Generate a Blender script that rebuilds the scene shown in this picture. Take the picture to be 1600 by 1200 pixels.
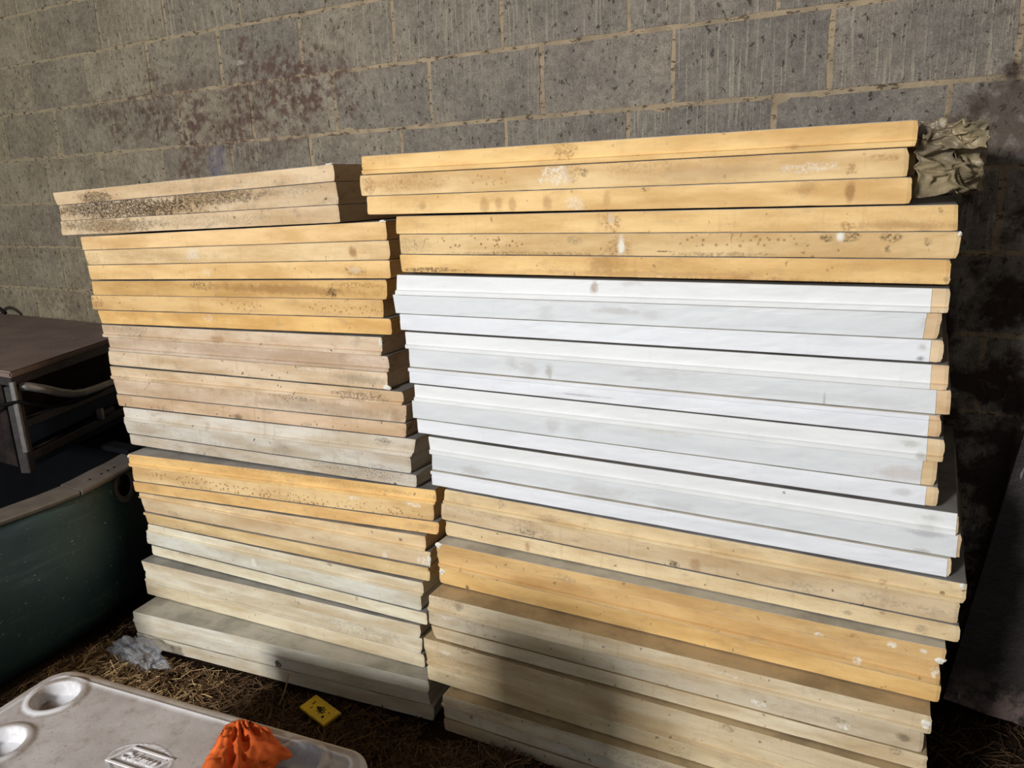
import bpy, bmesh, math, random
import numpy as np
from mathutils import Vector, Matrix, noise
for o in list(bpy.data.objects): bpy.data.objects.remove(o)
SC = bpy.context.scene
COL = SC.collection

# ------------------------------------------------------------------ camera, world, lights, exposure
cam_d = bpy.data.cameras.new('camera'); cam = bpy.data.objects.new('camera', cam_d); COL.objects.link(cam)
YAW, PITCH, ROLL, FPX, EYE = 0.50303, 0.25275, -0.03758, 1196.83, 1.455
_f = Vector((-math.sin(YAW)*math.cos(PITCH), math.cos(YAW)*math.cos(PITCH), -math.sin(PITCH)))
_r = Vector((math.cos(YAW), math.sin(YAW), 0)); _u = _r.cross(_f)
_r2 = _r*math.cos(ROLL)+_u*math.sin(ROLL); _u2 = -_r*math.sin(ROLL)+_u*math.cos(ROLL)
M = Matrix((_r2, _u2, -_f)).transposed().to_4x4(); M.translation = Vector((0, 0, EYE))
cam.matrix_world = M
cam_d.sensor_width = 36; cam_d.lens = 36*FPX/1600; cam_d.clip_start = 0.02
SC.camera = cam
SC.view_settings.view_transform = 'Standard'; SC.view_settings.look = 'None'
SC.view_settings.gamma = 1; SC.view_settings.use_curve_mapping = False
SC.view_settings.exposure = 0.25
w = bpy.data.worlds.new('daylight'); SC.world = w; w.use_nodes = True
w.node_tree.nodes['Background'].inputs[0].default_value = (0.86, 0.93, 1.0, 1)
w.node_tree.nodes['Background'].inputs[1].default_value = 0.42
def area(name, loc, aim, size, sizey, energy, color):
    d = bpy.data.lights.new(name, 'AREA'); d.shape = 'RECTANGLE'; d.size = size; d.size_y = sizey
    d.energy = energy; d.color = color
    o = bpy.data.objects.new(name, d); COL.objects.link(o); o.location = loc
    o.rotation_euler = (Vector(aim)-Vector(loc)).to_track_quat('-Z', 'Y').to_euler(); return o
area('doorway_daylight', (-1.62, -3.3, 2.4), (-0.7, 1.6, 0.9), .55, .55, 198, (1.0, 0.985, 0.96))

# ------------------------------------------------------------------ helpers
def lin(r, g, b):
    f = lambda c: ((c/255+0.055)/1.055)**2.4 if c/255 > 0.04045 else c/255/12.92
    return (f(r), f(g), f(b), 1)
def link(name, me, mat=None, parent=None, loc=(0, 0, 0), rotz=0.0):
    o = bpy.data.objects.new(name, me); COL.objects.link(o)
    o.location = loc; o.rotation_euler = (0, 0, rotz)
    if mat is not None and me is not None and not me.materials: me.materials.append(mat)
    if parent: o.parent = parent
    return o
def tag(o, label=None, cat=None, group=None, kind=None):
    if label: o['label'] = label
    if cat: o['category'] = cat
    if group: o['group'] = group
    if kind: o['kind'] = kind
    return o
def mesh(name, v, f, smooth=False):
    me = bpy.data.meshes.new(name); me.from_pydata([tuple(map(float, p)) for p in v], [], f); me.update()
    if smooth: me.polygons.foreach_set('use_smooth', [True]*len(me.polygons))
    return me
def bm_mesh(name, bm, smooth=False):
    me = bpy.data.meshes.new(name); bmesh.ops.recalc_face_normals(bm, faces=bm.faces); bm.to_mesh(me); bm.free()
    if smooth: me.polygons.foreach_set('use_smooth', [True]*len(me.polygons))
    return me
def add_box(bm, a, b, bev=0.0, mat=None):
    x0, y0, z0 = a; x1, y1, z1 = b
    r = bmesh.ops.create_cube(bm, size=1)
    vs = r['verts']
    for v in vs:
        v.co = Vector((x0+(v.co.x+.5)*(x1-x0), y0+(v.co.y+.5)*(y1-y0), z0+(v.co.z+.5)*(z1-z0)))
    if bev:
        es = list({e for v in vs for e in v.link_edges})
        r2 = bmesh.ops.bevel(bm, geom=es, offset=bev, segments=1, affect='EDGES', profile=.5)
        vs = list({v for f in r2['faces'] for v in f.verts} | {v for v in vs if v.is_valid})
    if mat is not None:
        for v in vs: v.co = mat @ v.co
    return vs
def tube_mesh(name, pts, rad, seg=10, cap=True):
    pts = [Vector(p) for p in pts]; n = len(pts); V = []; F = []
    rr = rad if hasattr(rad, '__len__') else [rad]*n
    up = Vector((0, 0, 1))
    for i, p in enumerate(pts):
        t = (pts[min(i+1, n-1)]-pts[max(i-1, 0)]).normalized()
        a = t.cross(up)
        if a.length < 1e-3: a = t.cross(Vector((1, 0, 0)))
        a.normalize(); b = t.cross(a)
        for k in range(seg):
            an = 2*math.pi*k/seg; V.append(p+(a*math.cos(an)+b*math.sin(an))*rr[i])
    for i in range(n-1):
        for k in range(seg):
            F.append((i*seg+k, i*seg+(k+1) % seg, (i+1)*seg+(k+1) % seg, (i+1)*seg+k))
    if cap: F.append(tuple(range(seg))[::-1]); F.append(tuple((n-1)*seg+k for k in range(seg)))
    return mesh(name, V, F, True)
def nz(*p): return noise.noise(Vector(p))

# node helpers
class NT:
    def __init__(s, name):
        s.m = bpy.data.materials.new(name); s.m.use_nodes = True; s.t = s.m.node_tree; s.n = s.t.nodes
        s.b = s.n['Principled BSDF']
    def new(s, typ, **kw):
        n = s.n.new(typ)
        for k, v in kw.items(): setattr(n, k, v)
        return n
    def set(s, sock, v):
        if isinstance(v, bpy.types.NodeSocket): s.t.links.new(v, sock)
        else: sock.default_value = v
    def math(s, op, a, b=0.0, c=None, clamp=False):
        n = s.new('ShaderNodeMath', operation=op, use_clamp=clamp); s.set(n.inputs[0], a); s.set(n.inputs[1], b)
        if c is not None: s.set(n.inputs[2], c)
        return n.outputs[0]
    def vmath(s, op, a, b=(0, 0, 0)):
        n = s.new('ShaderNodeVectorMath', operation=op); s.set(n.inputs[0], a)
        if op == 'SCALE': s.set(n.inputs[3], b)
        else: s.set(n.inputs[1], b)
        return n.outputs['Value'] if op == 'LENGTH' else n.outputs[0]
    def noise(s, vec, scale, detail=3, rough=.55, dist=0.0):
        n = s.new('ShaderNodeTexNoise'); s.set(n.inputs['Vector'], vec); n.inputs['Scale'].default_value = scale
        n.inputs['Detail'].default_value = detail; n.inputs['Roughness'].default_value = rough
        n.inputs['Distortion'].default_value = dist
        return n.outputs['Fac']
    def ramp(s, v, lo, hi, a=0.0, b=1.0):
        n = s.new('ShaderNodeMapRange', interpolation_type='SMOOTHSTEP'); s.set(n.inputs['Value'], v)
        for k, x in zip(('From Min', 'From Max', 'To Min', 'To Max'), (lo, hi, a, b)): s.set(n.inputs[k], x)
        return n.outputs[0]
    def mix(s, fac, a, b, blend='MIX'):
        n = s.new('ShaderNodeMix', data_type='RGBA', blend_type=blend)
        s.set(n.inputs[0], fac); s.set(n.inputs[6], a); s.set(n.inputs[7], b); return n.outputs[2]
    def bump(s, h, strength, dist=0.001, prev=None):
        n = s.new('ShaderNodeBump'); s.set(n.inputs['Height'], h); n.inputs['Strength'].default_value = strength
        n.inputs['Distance'].default_value = dist
        if prev is not None: s.set(n.inputs['Normal'], prev)
        return n.outputs[0]
    def done(s, col=None, rough=.8, normal=None, spec=.3, metal=0.0):
        if col is not None: s.set(s.b.inputs['Base Color'], col)
        s.set(s.b.inputs['Roughness'], rough); s.b.inputs['Specular IOR Level'].default_value = spec
        s.b.inputs['Metallic'].default_value = metal
        if normal is not None: s.set(s.b.inputs['Normal'], normal)
        return s.m
    def obj(s): return s.new('ShaderNodeTexCoord').outputs['Object']
    def uv(s): return s.new('ShaderNodeTexCoord').outputs['UV']
    def pos(s): return s.new('ShaderNodeNewGeometry').outputs['Position']
    def rnd(s): return s.new('ShaderNodeObjectInfo').outputs['Random']

def simple(name, col, rough=.8, spec=.3, metal=0.0, var=.25, scale=12, bump=.3, bscale=60, col2=None):
    k = NT(name); o = k.obj(); n = k.noise(o, scale, 4)
    c2 = col2 or tuple(c*(1-var) for c in col[:3])+(1,)
    c = k.mix(k.ramp(n, .35, .65), col, c2)
    return k.done(c, rough, k.bump(k.noise(o, bscale, 4), bump, .002), spec, metal)

# ------------------------------------------------------------------ setting: wall of concrete blocks
WY = 2.192; Z0 = 2.455
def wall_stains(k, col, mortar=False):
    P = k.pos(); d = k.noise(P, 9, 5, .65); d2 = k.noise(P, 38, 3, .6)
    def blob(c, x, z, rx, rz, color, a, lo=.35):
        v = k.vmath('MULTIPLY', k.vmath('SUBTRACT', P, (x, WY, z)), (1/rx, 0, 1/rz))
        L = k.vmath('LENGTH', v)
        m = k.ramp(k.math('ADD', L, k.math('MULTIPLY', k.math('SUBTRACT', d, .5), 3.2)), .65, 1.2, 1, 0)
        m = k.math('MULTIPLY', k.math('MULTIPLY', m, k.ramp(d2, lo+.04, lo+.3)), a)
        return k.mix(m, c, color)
    br = lin(96, 77, 69)
    for x, z, rx, rz, a in ((-2.20, 1.83, .22, .17, .9), (-1.90, 1.84, .13, .15, .9), (-2.05, 1.78, .14, .13, .8), (-2.70, 1.84, .24, .12, .65),
                            (-2.55, 1.70, .16, .14, .75), (-2.64, 1.60, .07, .17, .85), (-2.25, 1.66, .2, .12, .6), (-3.05, 1.84, .25, .08, .5), (-2.9, 1.76, .3, .06, .6),
                            (-3.95, 1.25, .3, .07, .35), (-3.6, 1.02, .2, .05, .35), (-3.5,.98,.3,.04,.3)):
        col = blob(col, x, z, rx, rz, br, a)
    col = blob(col, -2.48, 1.59, .05, .08, lin(112, 108, 116), .7, .2)
    col = blob(col, -2.31, 1.93, .05, .010, lin(190, 182, 172), .6)
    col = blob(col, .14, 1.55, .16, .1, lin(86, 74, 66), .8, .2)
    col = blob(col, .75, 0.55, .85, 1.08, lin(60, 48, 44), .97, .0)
    return col
def block_material():
    k = NT('concrete_block'); P = k.pos(); R = k.rnd()
    Pj = k.vmath('ADD', P, k.vmath('SCALE', (7.3, 0, 3.1), R))
    n1 = k.noise(Pj, 5, 5, .6); n2 = k.noise(Pj, 45, 4, .65); n3 = k.noise(Pj, 170, 3, .6)
    sx = k.new('ShaderNodeSeparateXYZ'); k.set(sx.inputs[0], P)
    warm = k.ramp(sx.outputs[0], -4.2, -0.3)
    a = k.mix(warm, lin(176, 163, 136), lin(162, 152, 139)); b = k.mix(warm, lin(146, 134, 110), lin(134, 126, 118))
    c = k.mix(k.ramp(n1, .3, .7), b, a)
    c = k.mix(k.ramp(R, 0, 1, .0, .28), c, lin(106, 105, 106))
    c = k.mix(k.ramp(n2, .36, .62, .32, 0), c, lin(66, 60, 54))
    # scored vertical ribs on about half the blocks
    st = k.vmath('MULTIPLY', P, (150, 1, 5)); rib = k.noise(st, 1, 2, .5)
    on = k.math('MULTIPLY', k.ramp(k.math('FRACT', k.math('MULTIPLY', R, 7.7)), .25, .6), k.ramp(n1, .35, .5, .35, 1))
    ribm = k.math('MULTIPLY', k.ramp(rib, .5, .62), on)
    c = k.mix(k.math('MULTIPLY', ribm, .5), c, lin(182, 172, 152))
    pit = k.ramp(k.noise(k.vmath('MULTIPLY', Pj, (60, 1, 42)), 1, 5, .72), .60, .67)
    c = k.mix(k.ramp(k.noise(Pj, 230, 4, .7), .35, .65, .38, 0), c, lin(62, 57, 52)); c = k.mix(k.ramp(k.noise(k.vmath('MULTIPLY', Pj, (120, 1, 60)), 1, 4, .7), .56, .68, 0, .35), c, lin(168, 160, 146))
    c = k.mix(k.math('MULTIPLY', pit, .7), c, lin(60, 53, 47))
    c = k.mix(k.ramp(k.noise(k.vmath('MULTIPLY', Pj, (90, 1, 14)), 1, 3, .6), .70, .74, 0, .55), c, lin(180, 172, 160))
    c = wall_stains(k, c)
    h = k.math('ADD', k.math('MULTIPLY', n3, .5), k.math('SUBTRACT', k.math('MULTIPLY', ribm, .8), k.math('MULTIPLY', pit, 1.6)))
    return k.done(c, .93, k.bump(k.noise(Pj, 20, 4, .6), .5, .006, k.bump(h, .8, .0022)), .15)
def mortar_material():
    k = NT('mortar'); P = k.pos()
    sx = k.new('ShaderNodeSeparateXYZ'); k.set(sx.inputs[0], P); left_ = k.ramp(sx.outputs[0], -2.0, -3.2)
    c = k.mix(k.ramp(k.noise(P, 14, 4), .3, .7), lin(176, 157, 130), lin(150, 134, 112)); c = k.mix(k.math('MULTIPLY', left_, .7), c, lin(158, 146, 120))
    c = k.mix(k.ramp(k.noise(k.vmath('MULTIPLY', P, (30, 1, 70)), 1, 5, .7), .53, .62, 0, .8), c, lin(62, 53, 45))
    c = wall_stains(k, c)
    return k.done(c, .95, k.bump(k.noise(P, 70, 5, .7), 1.0, .005), .1)
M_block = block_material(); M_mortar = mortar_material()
XW0, XW1, HW = -5.6, 1.5, 3.7
# mortar bed: a bumpy slab filling the joints behind and between the blocks
nx, nz_ = 240, 90
V = []; F = []
for j in range(nz_+1):
    for i in range(nx+1):
        x = XW0+(XW1-XW0)*i/nx; z = -.1+(HW+.1)*j/nz_
        V.append((x, WY+.0034+.0012*nz(x*14, z*14, 3)+.0007*nz(x*50, z*50, 1), z))
for j in range(nz_):
    for i in range(nx):
        a = j*(nx+1)+i; F.append((a, a+1, a+nx+2, a+nx+1))
base = len(V); V += [(XW0, WY+.2, -.1), (XW1, WY+.2, -.1), (XW1, WY+.2, HW), (XW0, WY+.2, HW)]
F += [(base+1, base, base+3, base+2), (0, nz_*(nx+1), base+3, base), (nx, base+1, base+2, nz_*(nx+1)+nx)]
F += [tuple(list(range(nz_*(nx+1), nz_*(nx+1)+nx+1))+[base+2, base+3]), tuple(list(range(nx, -1, -1))+[base, base+1])]
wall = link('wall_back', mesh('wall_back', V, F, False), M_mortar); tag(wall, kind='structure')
rng = random.Random(4)
def block_mesh(seed):
    r = random.Random(seed); W, Hh = .3865, .1868; nxg, nzg = 7, 4; V = []; F = []
    for j in range(nzg+1):
        for i in range(nxg+1):
            x = W*i/nxg; z = Hh*j/nzg; y = -r.uniform(0, .0012)
            if i in (0, nxg): x += r.uniform(-.003, .003)
            if j in (0, nzg): z += r.uniform(-.0022, .0022)
            edge = i in (0, nxg) or j in (0, nzg)
            if edge: y += .0022
            if (i in (0, nxg)) and (j in (0, nzg)): y += .0006*r.random()
            V.append((x, y, z))
    for j in range(nzg):
        for i in range(nxg):
            a = j*(nxg+1)+i; F.append((a, a+1, a+nxg+2, a+nxg+1))
    per = [i for i in range(nxg+1)]+[j*(nxg+1)+nxg for j in range(1, nzg+1)]+[nzg*(nxg+1)+i for i in range(nxg-1, -1, -1)]+[j*(nxg+1) for j in range(nzg-1, 0, -1)]
    b0 = len(V)
    for p in per: V.append((V[p][0], .03, V[p][2]))
    n = len(per)
    for q in range(n): F.append((per[(q+1) % n], per[q], b0+q, b0+(q+1) % n))
    me = mesh('block', V, F); me.materials.append(M_block); return me
BM = [block_mesh(s) for s in range(8)]
for kk in range(-1, 12):
    zt = Z0-.2*kk; off = -1.867 if kk % 2 == 1 else -1.597
    i0 = math.ceil((XW0-off)/.4)
    for i in range(i0, int((XW1-off)/.4)):
        x = off+.4*i+.002
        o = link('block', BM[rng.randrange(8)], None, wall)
        o.location = (x+.0058+rng.uniform(-.0015, .0015), WY+rng.uniform(-.0015, .0015), zt-.2+.007)
# the rest of the shed, out of frame
M_plain = simple('rough_plaster', lin(105, 98, 86), .95, .1, var=.3, scale=4)
M_beam = simple('ceiling_boards', lin(92, 76, 58), .9, .1, var=.4, scale=6)
def slab(name, a, b, m):
    bm = bmesh.new(); add_box(bm, a, b); o = link(name, bm_mesh(name, bm), m); tag(o, kind='structure'); return o
slab('wall_right', (1.5, -2.0, -.1), (1.7, 2.39, 3.7), M_plain)
slab('wall_left', (-5.8, -2.0, -.1), (-5.6, 2.39, 3.7), M_plain)
slab('ceiling', (-5.8, -2.0, 3.7), (1.7, 2.4, 3.8), M_beam)

# ------------------------------------------------------------------ setting: dirt floor
def gz(x, y):
    t = min(max((x+1.15)/.22, 0), 1); t = t*t*(3-2*t); base = -.004+.05*t
    free = min(max((1.36-y)/.1, 0), 1) if x < .12 else 1.0      # level under the stacks
    h = base+free*(.010*nz(x*3, y*3, 5)+.008*nz(x*9, y*9, 2)+.004*nz(x*30, y*30, 7))
    h += free*.035*math.exp(-(((x+2.15)/.2)**2+((y-1.2)/.14)**2))
    h += .03*math.exp(-(((x+.80)/.16)**2+((y-1.33)/.09)**2))*min(max((1.46-y)/.06, 0), 1)
    return h-(.004 if x < .12 and y > 1.36 else 0)
k = NT('dirt_floor'); P = k.pos()
c = k.mix(k.ramp(k.noise(P, 7, 5), .3, .7), lin(66, 50, 37), lin(44, 34, 26))
c = k.mix(k.ramp(k.noise(P, 130, 4, .7), .55, .68, 0, .8), c, lin(120, 98, 70))
c = k.mix(k.ramp(k.noise(P, 60, 3, .7), .58, .66, 0, .7), c, lin(22, 17, 14))
M_dirt = k.done(c, .97, k.bump(k.noise(P, 90, 5, .75), 1.0, .01), .08)
nx, ny = 300, 240; V = []; F = []
xs = [XW0+(XW1+.1-XW0)*i/nx for i in range(nx+1)]; ys = [-3.4+(WY+.05+3.4)*j/ny for j in range(ny+1)]
for y in ys:
    for x in xs: V.append((x, y, gz(x, y)))
for j in range(ny):
    for i in range(nx):
        a = j*(nx+1)+i; F.append((a, a+1, a+nx+2, a+nx+1))
tag(link('floor', mesh('floor', V, F, True), M_dirt), kind='structure')

# ------------------------------------------------------------------ foam boards
# each row: side, front line (x,y of left end; x,y of right end), then per board x,z of its four front corners
TAB = [
 ["left", [-2.5649, 1.57, -1.3588, 1.57], [[-2.5649, 1.4891, -1.3588, 1.5262, -1.3587, 1.4836, -2.5518, 1.4477], [-2.5483, 1.4471, -1.3588, 1.4829, -1.3551, 1.4261, -2.5497, 1.3971], [-2.5501, 1.3964, -1.3552, 1.4254, -1.3527, 1.3801, -2.5535, 1.3502]]],
 ["left", [-2.4574, 1.57, -1.2076, 1.57], [[-2.4574, 1.3459, -1.2076, 1.3817, -1.206, 1.3352, -2.4568, 1.3023], [-2.4571, 1.3016, -1.2042, 1.3345, -1.2033, 1.2858, -2.4466, 1.2544], [-2.4472, 1.2537, -1.2035, 1.2851, -1.2041, 1.2389, -2.4412, 1.2061]]],
 ["left", [-2.441, 1.57, -1.2177, 1.57], [[-2.441, 1.2018, -1.2177, 1.2354, -1.2205, 1.1844, -2.4404, 1.1551], [-2.46, 1.1539, -1.2372, 1.1833, -1.2397, 1.1352, -2.4647, 1.1048], [-2.4341, 1.1049, -1.2151, 1.1351, -1.2139, 1.0919, -2.4239, 1.0603]]],
 ["left", [-2.4265, 1.57, -1.2473, 1.57], [[-2.4265, 1.0567, -1.2473, 1.0843, -1.2496, 1.034, -2.4216, 1.0156], [-2.4074, 1.0151, -1.2372, 1.0335, -1.2307, 0.9904, -2.4059, 0.969], [-2.4134, 0.9682, -1.2374, 0.9896, -1.2416, 0.9421, -2.419, 0.9196]]],
 ["left", [-2.4204, 1.57, -1.1929, 1.57], [[-2.4204, 0.9141, -1.1929, 0.9411, -1.1926, 0.9047, -2.4161, 0.8708], [-2.4188, 0.87, -1.1865, 0.9042, -1.1929, 0.8541, -2.4116, 0.8173], [-2.4102, 0.8166, -1.1887, 0.8535, -1.1943, 0.8136, -2.4065, 0.776]]],
 ["left", [-2.3854, 1.57, -1.1607, 1.57], [[-2.3854, 0.7732, -1.1607, 0.8127, -1.1757, 0.7618, -2.3833, 0.7277], [-2.4012, 0.7265, -1.1864, 0.7608, -1.1869, 0.7107, -2.3889, 0.6786], [-2.3754, 0.6783, -1.1693, 0.7105, -1.1703, 0.6744, -2.3744, 0.6409]]],
 ["left", [-2.3005, 1.5042, -1.1148, 1.58], [[-2.3005, 0.6379, -1.1148, 0.6722, -1.1148, 0.6296, -2.3022, 0.5946], [-2.2987, 0.594, -1.1268, 0.6285, -1.13, 0.5786, -2.2993, 0.5407], [-2.3019, 0.5399, -1.1115, 0.5785, -1.116, 0.541, -2.2977, 0.5033]]],
 ["left", [-2.2846, 1.5088, -1.1476, 1.5641], [[-2.2846, 0.5003, -1.1476, 0.538, -1.149, 0.4924, -2.2862, 0.4833], [-2.2867, 0.4826, -1.1374, 0.4918, -1.1426, 0.4454, -2.2759, 0.4328], [-2.2753, 0.4321, -1.1423, 0.4447, -1.1423, 0.4017, -2.2656, 0.391]]],
 ["left", [-2.2697, 1.5122, -1.1603, 1.5543], [[-2.2697, 0.388, -1.1603, 0.3987, -1.1603, 0.358, -2.2766, 0.3571], [-2.2936, 0.3564, -1.1733, 0.3573, -1.1749, 0.3059, -2.294, 0.3085], [-2.2716, 0.3077, -1.1568, 0.3052, -1.1556, 0.267, -2.2703, 0.2717]]],
 ["left", [-2.2756, 1.4682, -1.1764, 1.5483], [[-2.2756, 0.2687, -1.1764, 0.264, -1.1777, 0.2229, -2.2683, 0.2326], [-2.2686, 0.2319, -1.1746, 0.2222, -1.1782, 0.1741, -2.2716, 0.1923], [-2.2715, 0.1916, -1.1709, 0.1733, -1.1711, 0.1292, -2.2722, 0.1447]]],
 ["left", [-2.2206, 1.3739, -1.1319, 1.5071], [[-2.2206, 0.1417, -1.1319, 0.1262, -1.1308, 0.0852, -2.2197, 0.1062], [-2.229, 0.1057, -1.1371, 0.0846, -1.1297, 0.0438, -2.2233, 0.0625], [-2.2209, 0.0618, -1.1183, 0.0429, -1.1215, -0.0025, -2.224, 0.0188]]],
 ["right", [-1.2704, 1.57, -0.039, 1.57], [[-1.2704, 1.5406, -0.039, 1.5412, -0.0386, 1.4964, -1.2682, 1.4959], [-1.2825, 1.4952, -0.0494, 1.4957, -0.0469, 1.4455, -1.2826, 1.4443], [-1.2624, 1.4436, -0.0392, 1.4448, -0.0389, 1.3984, -1.2654, 1.3982]]],
 ["right", [-1.1774, 1.57, 0.0364, 1.57], [[-1.1774, 1.393, 0.0364, 1.3963, 0.0384, 1.3504, -1.1788, 1.3501], [-1.1731, 1.3494, 0.0457, 1.3497, 0.0425, 1.3019, -1.1735, 1.3004], [-1.1736, 1.2997, 0.0337, 1.3012, 0.0349, 1.2563, -1.1704, 1.2558]]],
 ["right", [-1.1865, 1.57, 0.0372, 1.57], [[-1.1865, 1.2491, 0.0372, 1.2496, 0.0376, 1.2057, -1.1928, 1.1985], [-1.2071, 1.1977, 0.0288, 1.2049, 0.026, 1.1558, -1.2013, 1.1495], [-1.1872, 1.1489, 0.0359, 1.1552, 0.036, 1.1135, -1.1869, 1.1077]]],
 ["right", [-1.1739, 1.57, 0.0486, 1.57], [[-1.1739, 1.1035, 0.0486, 1.1097, 0.0495, 1.0627, -1.1728, 1.0607], [-1.1689, 1.06, 0.0571, 1.062, 0.0584, 1.0146, -1.169, 1.0109], [-1.1691, 1.0102, 0.0452, 1.0139, 0.0459, 0.9707, -1.1705, 0.9687]]],
 ["right", [-1.1565, 1.57, 0.0545, 1.57], [[-1.1565, 0.9657, 0.0545, 0.9674, 0.0554, 0.9238, -1.1572, 0.9206], [-1.1708, 0.9199, 0.0468, 0.9231, 0.0459, 0.872, -1.1706, 0.8718], [-1.1563, 0.8711, 0.0533, 0.8713, 0.0531, 0.832, -1.1541, 0.8338]]],
 ["right", [-1.1232, 1.57, 0.0909, 1.57], [[-1.1232, 0.8271, 0.0909, 0.8252, 0.0914, 0.7816, -1.1192, 0.7804], [-1.1175, 0.7797, 0.1003, 0.7809, 0.1007, 0.7327, -1.1199, 0.7344], [-1.12, 0.7337, 0.0873, 0.732, 0.0886, 0.6907, -1.1211, 0.6915]]],
 ["right", [-1.0761, 1.5633, 0.1176, 1.5621], [[-1.0761, 0.6885, 0.1176, 0.6877, 0.1163, 0.6465, -1.0832, 0.6455], [-1.0936, 0.6448, 0.1098, 0.6458, 0.1088, 0.5967, -1.0958, 0.5971], [-1.0825, 0.5964, 0.1146, 0.596, 0.1149, 0.5597, -1.0814, 0.5551]]],
 ["right", [-1.083, 1.5193, 0.0953, 1.5344], [[-1.083, 0.5521, 0.0953, 0.5567, 0.0929, 0.5242, -1.0851, 0.524], [-1.0872, 0.5233, 0.0845, 0.5235, 0.0909, 0.4741, -1.082, 0.4836], [-1.0801, 0.4829, 0.0931, 0.4734, 0.0922, 0.4352, -1.0813, 0.4366]]],
 ["right", [-1.0752, 1.4587, 0.0811, 1.4894], [[-1.0752, 0.4336, 0.0811, 0.4322, 0.0828, 0.3943, -1.0806, 0.3876], [-1.0807, 0.3869, 0.0722, 0.3935, 0.0719, 0.342, -1.0839, 0.3443], [-1.0767, 0.3436, 0.0818, 0.3413, 0.0818, 0.3059, -1.0646, 0.3082]]],
 ["right", [-1.0986, 1.4515, 0.079, 1.4675], [[-1.0986, 0.3052, 0.079, 0.3029, 0.0823, 0.2651, -1.0976, 0.2658], [-1.0976, 0.2651, 0.0802, 0.2644, 0.0838, 0.2217, -1.0913, 0.2259], [-1.0913, 0.2252, 0.086, 0.221, 0.0896, 0.181, -1.0929, 0.1803]]],
 ["right", [-1.0244, 1.4176, 0.0844, 1.4564], [[-1.0244, 0.1773, 0.0844, 0.178, 0.0884, 0.1314, -1.0267, 0.1446], [-1.0268, 0.1439, 0.0885, 0.1307, 0.0921, 0.0889, -1.0254, 0.1069], [-1.0254, 0.1062, 0.0922, 0.0882, 0.0957, 0.0473, -1.024, 0.0699]]],
]
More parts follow.
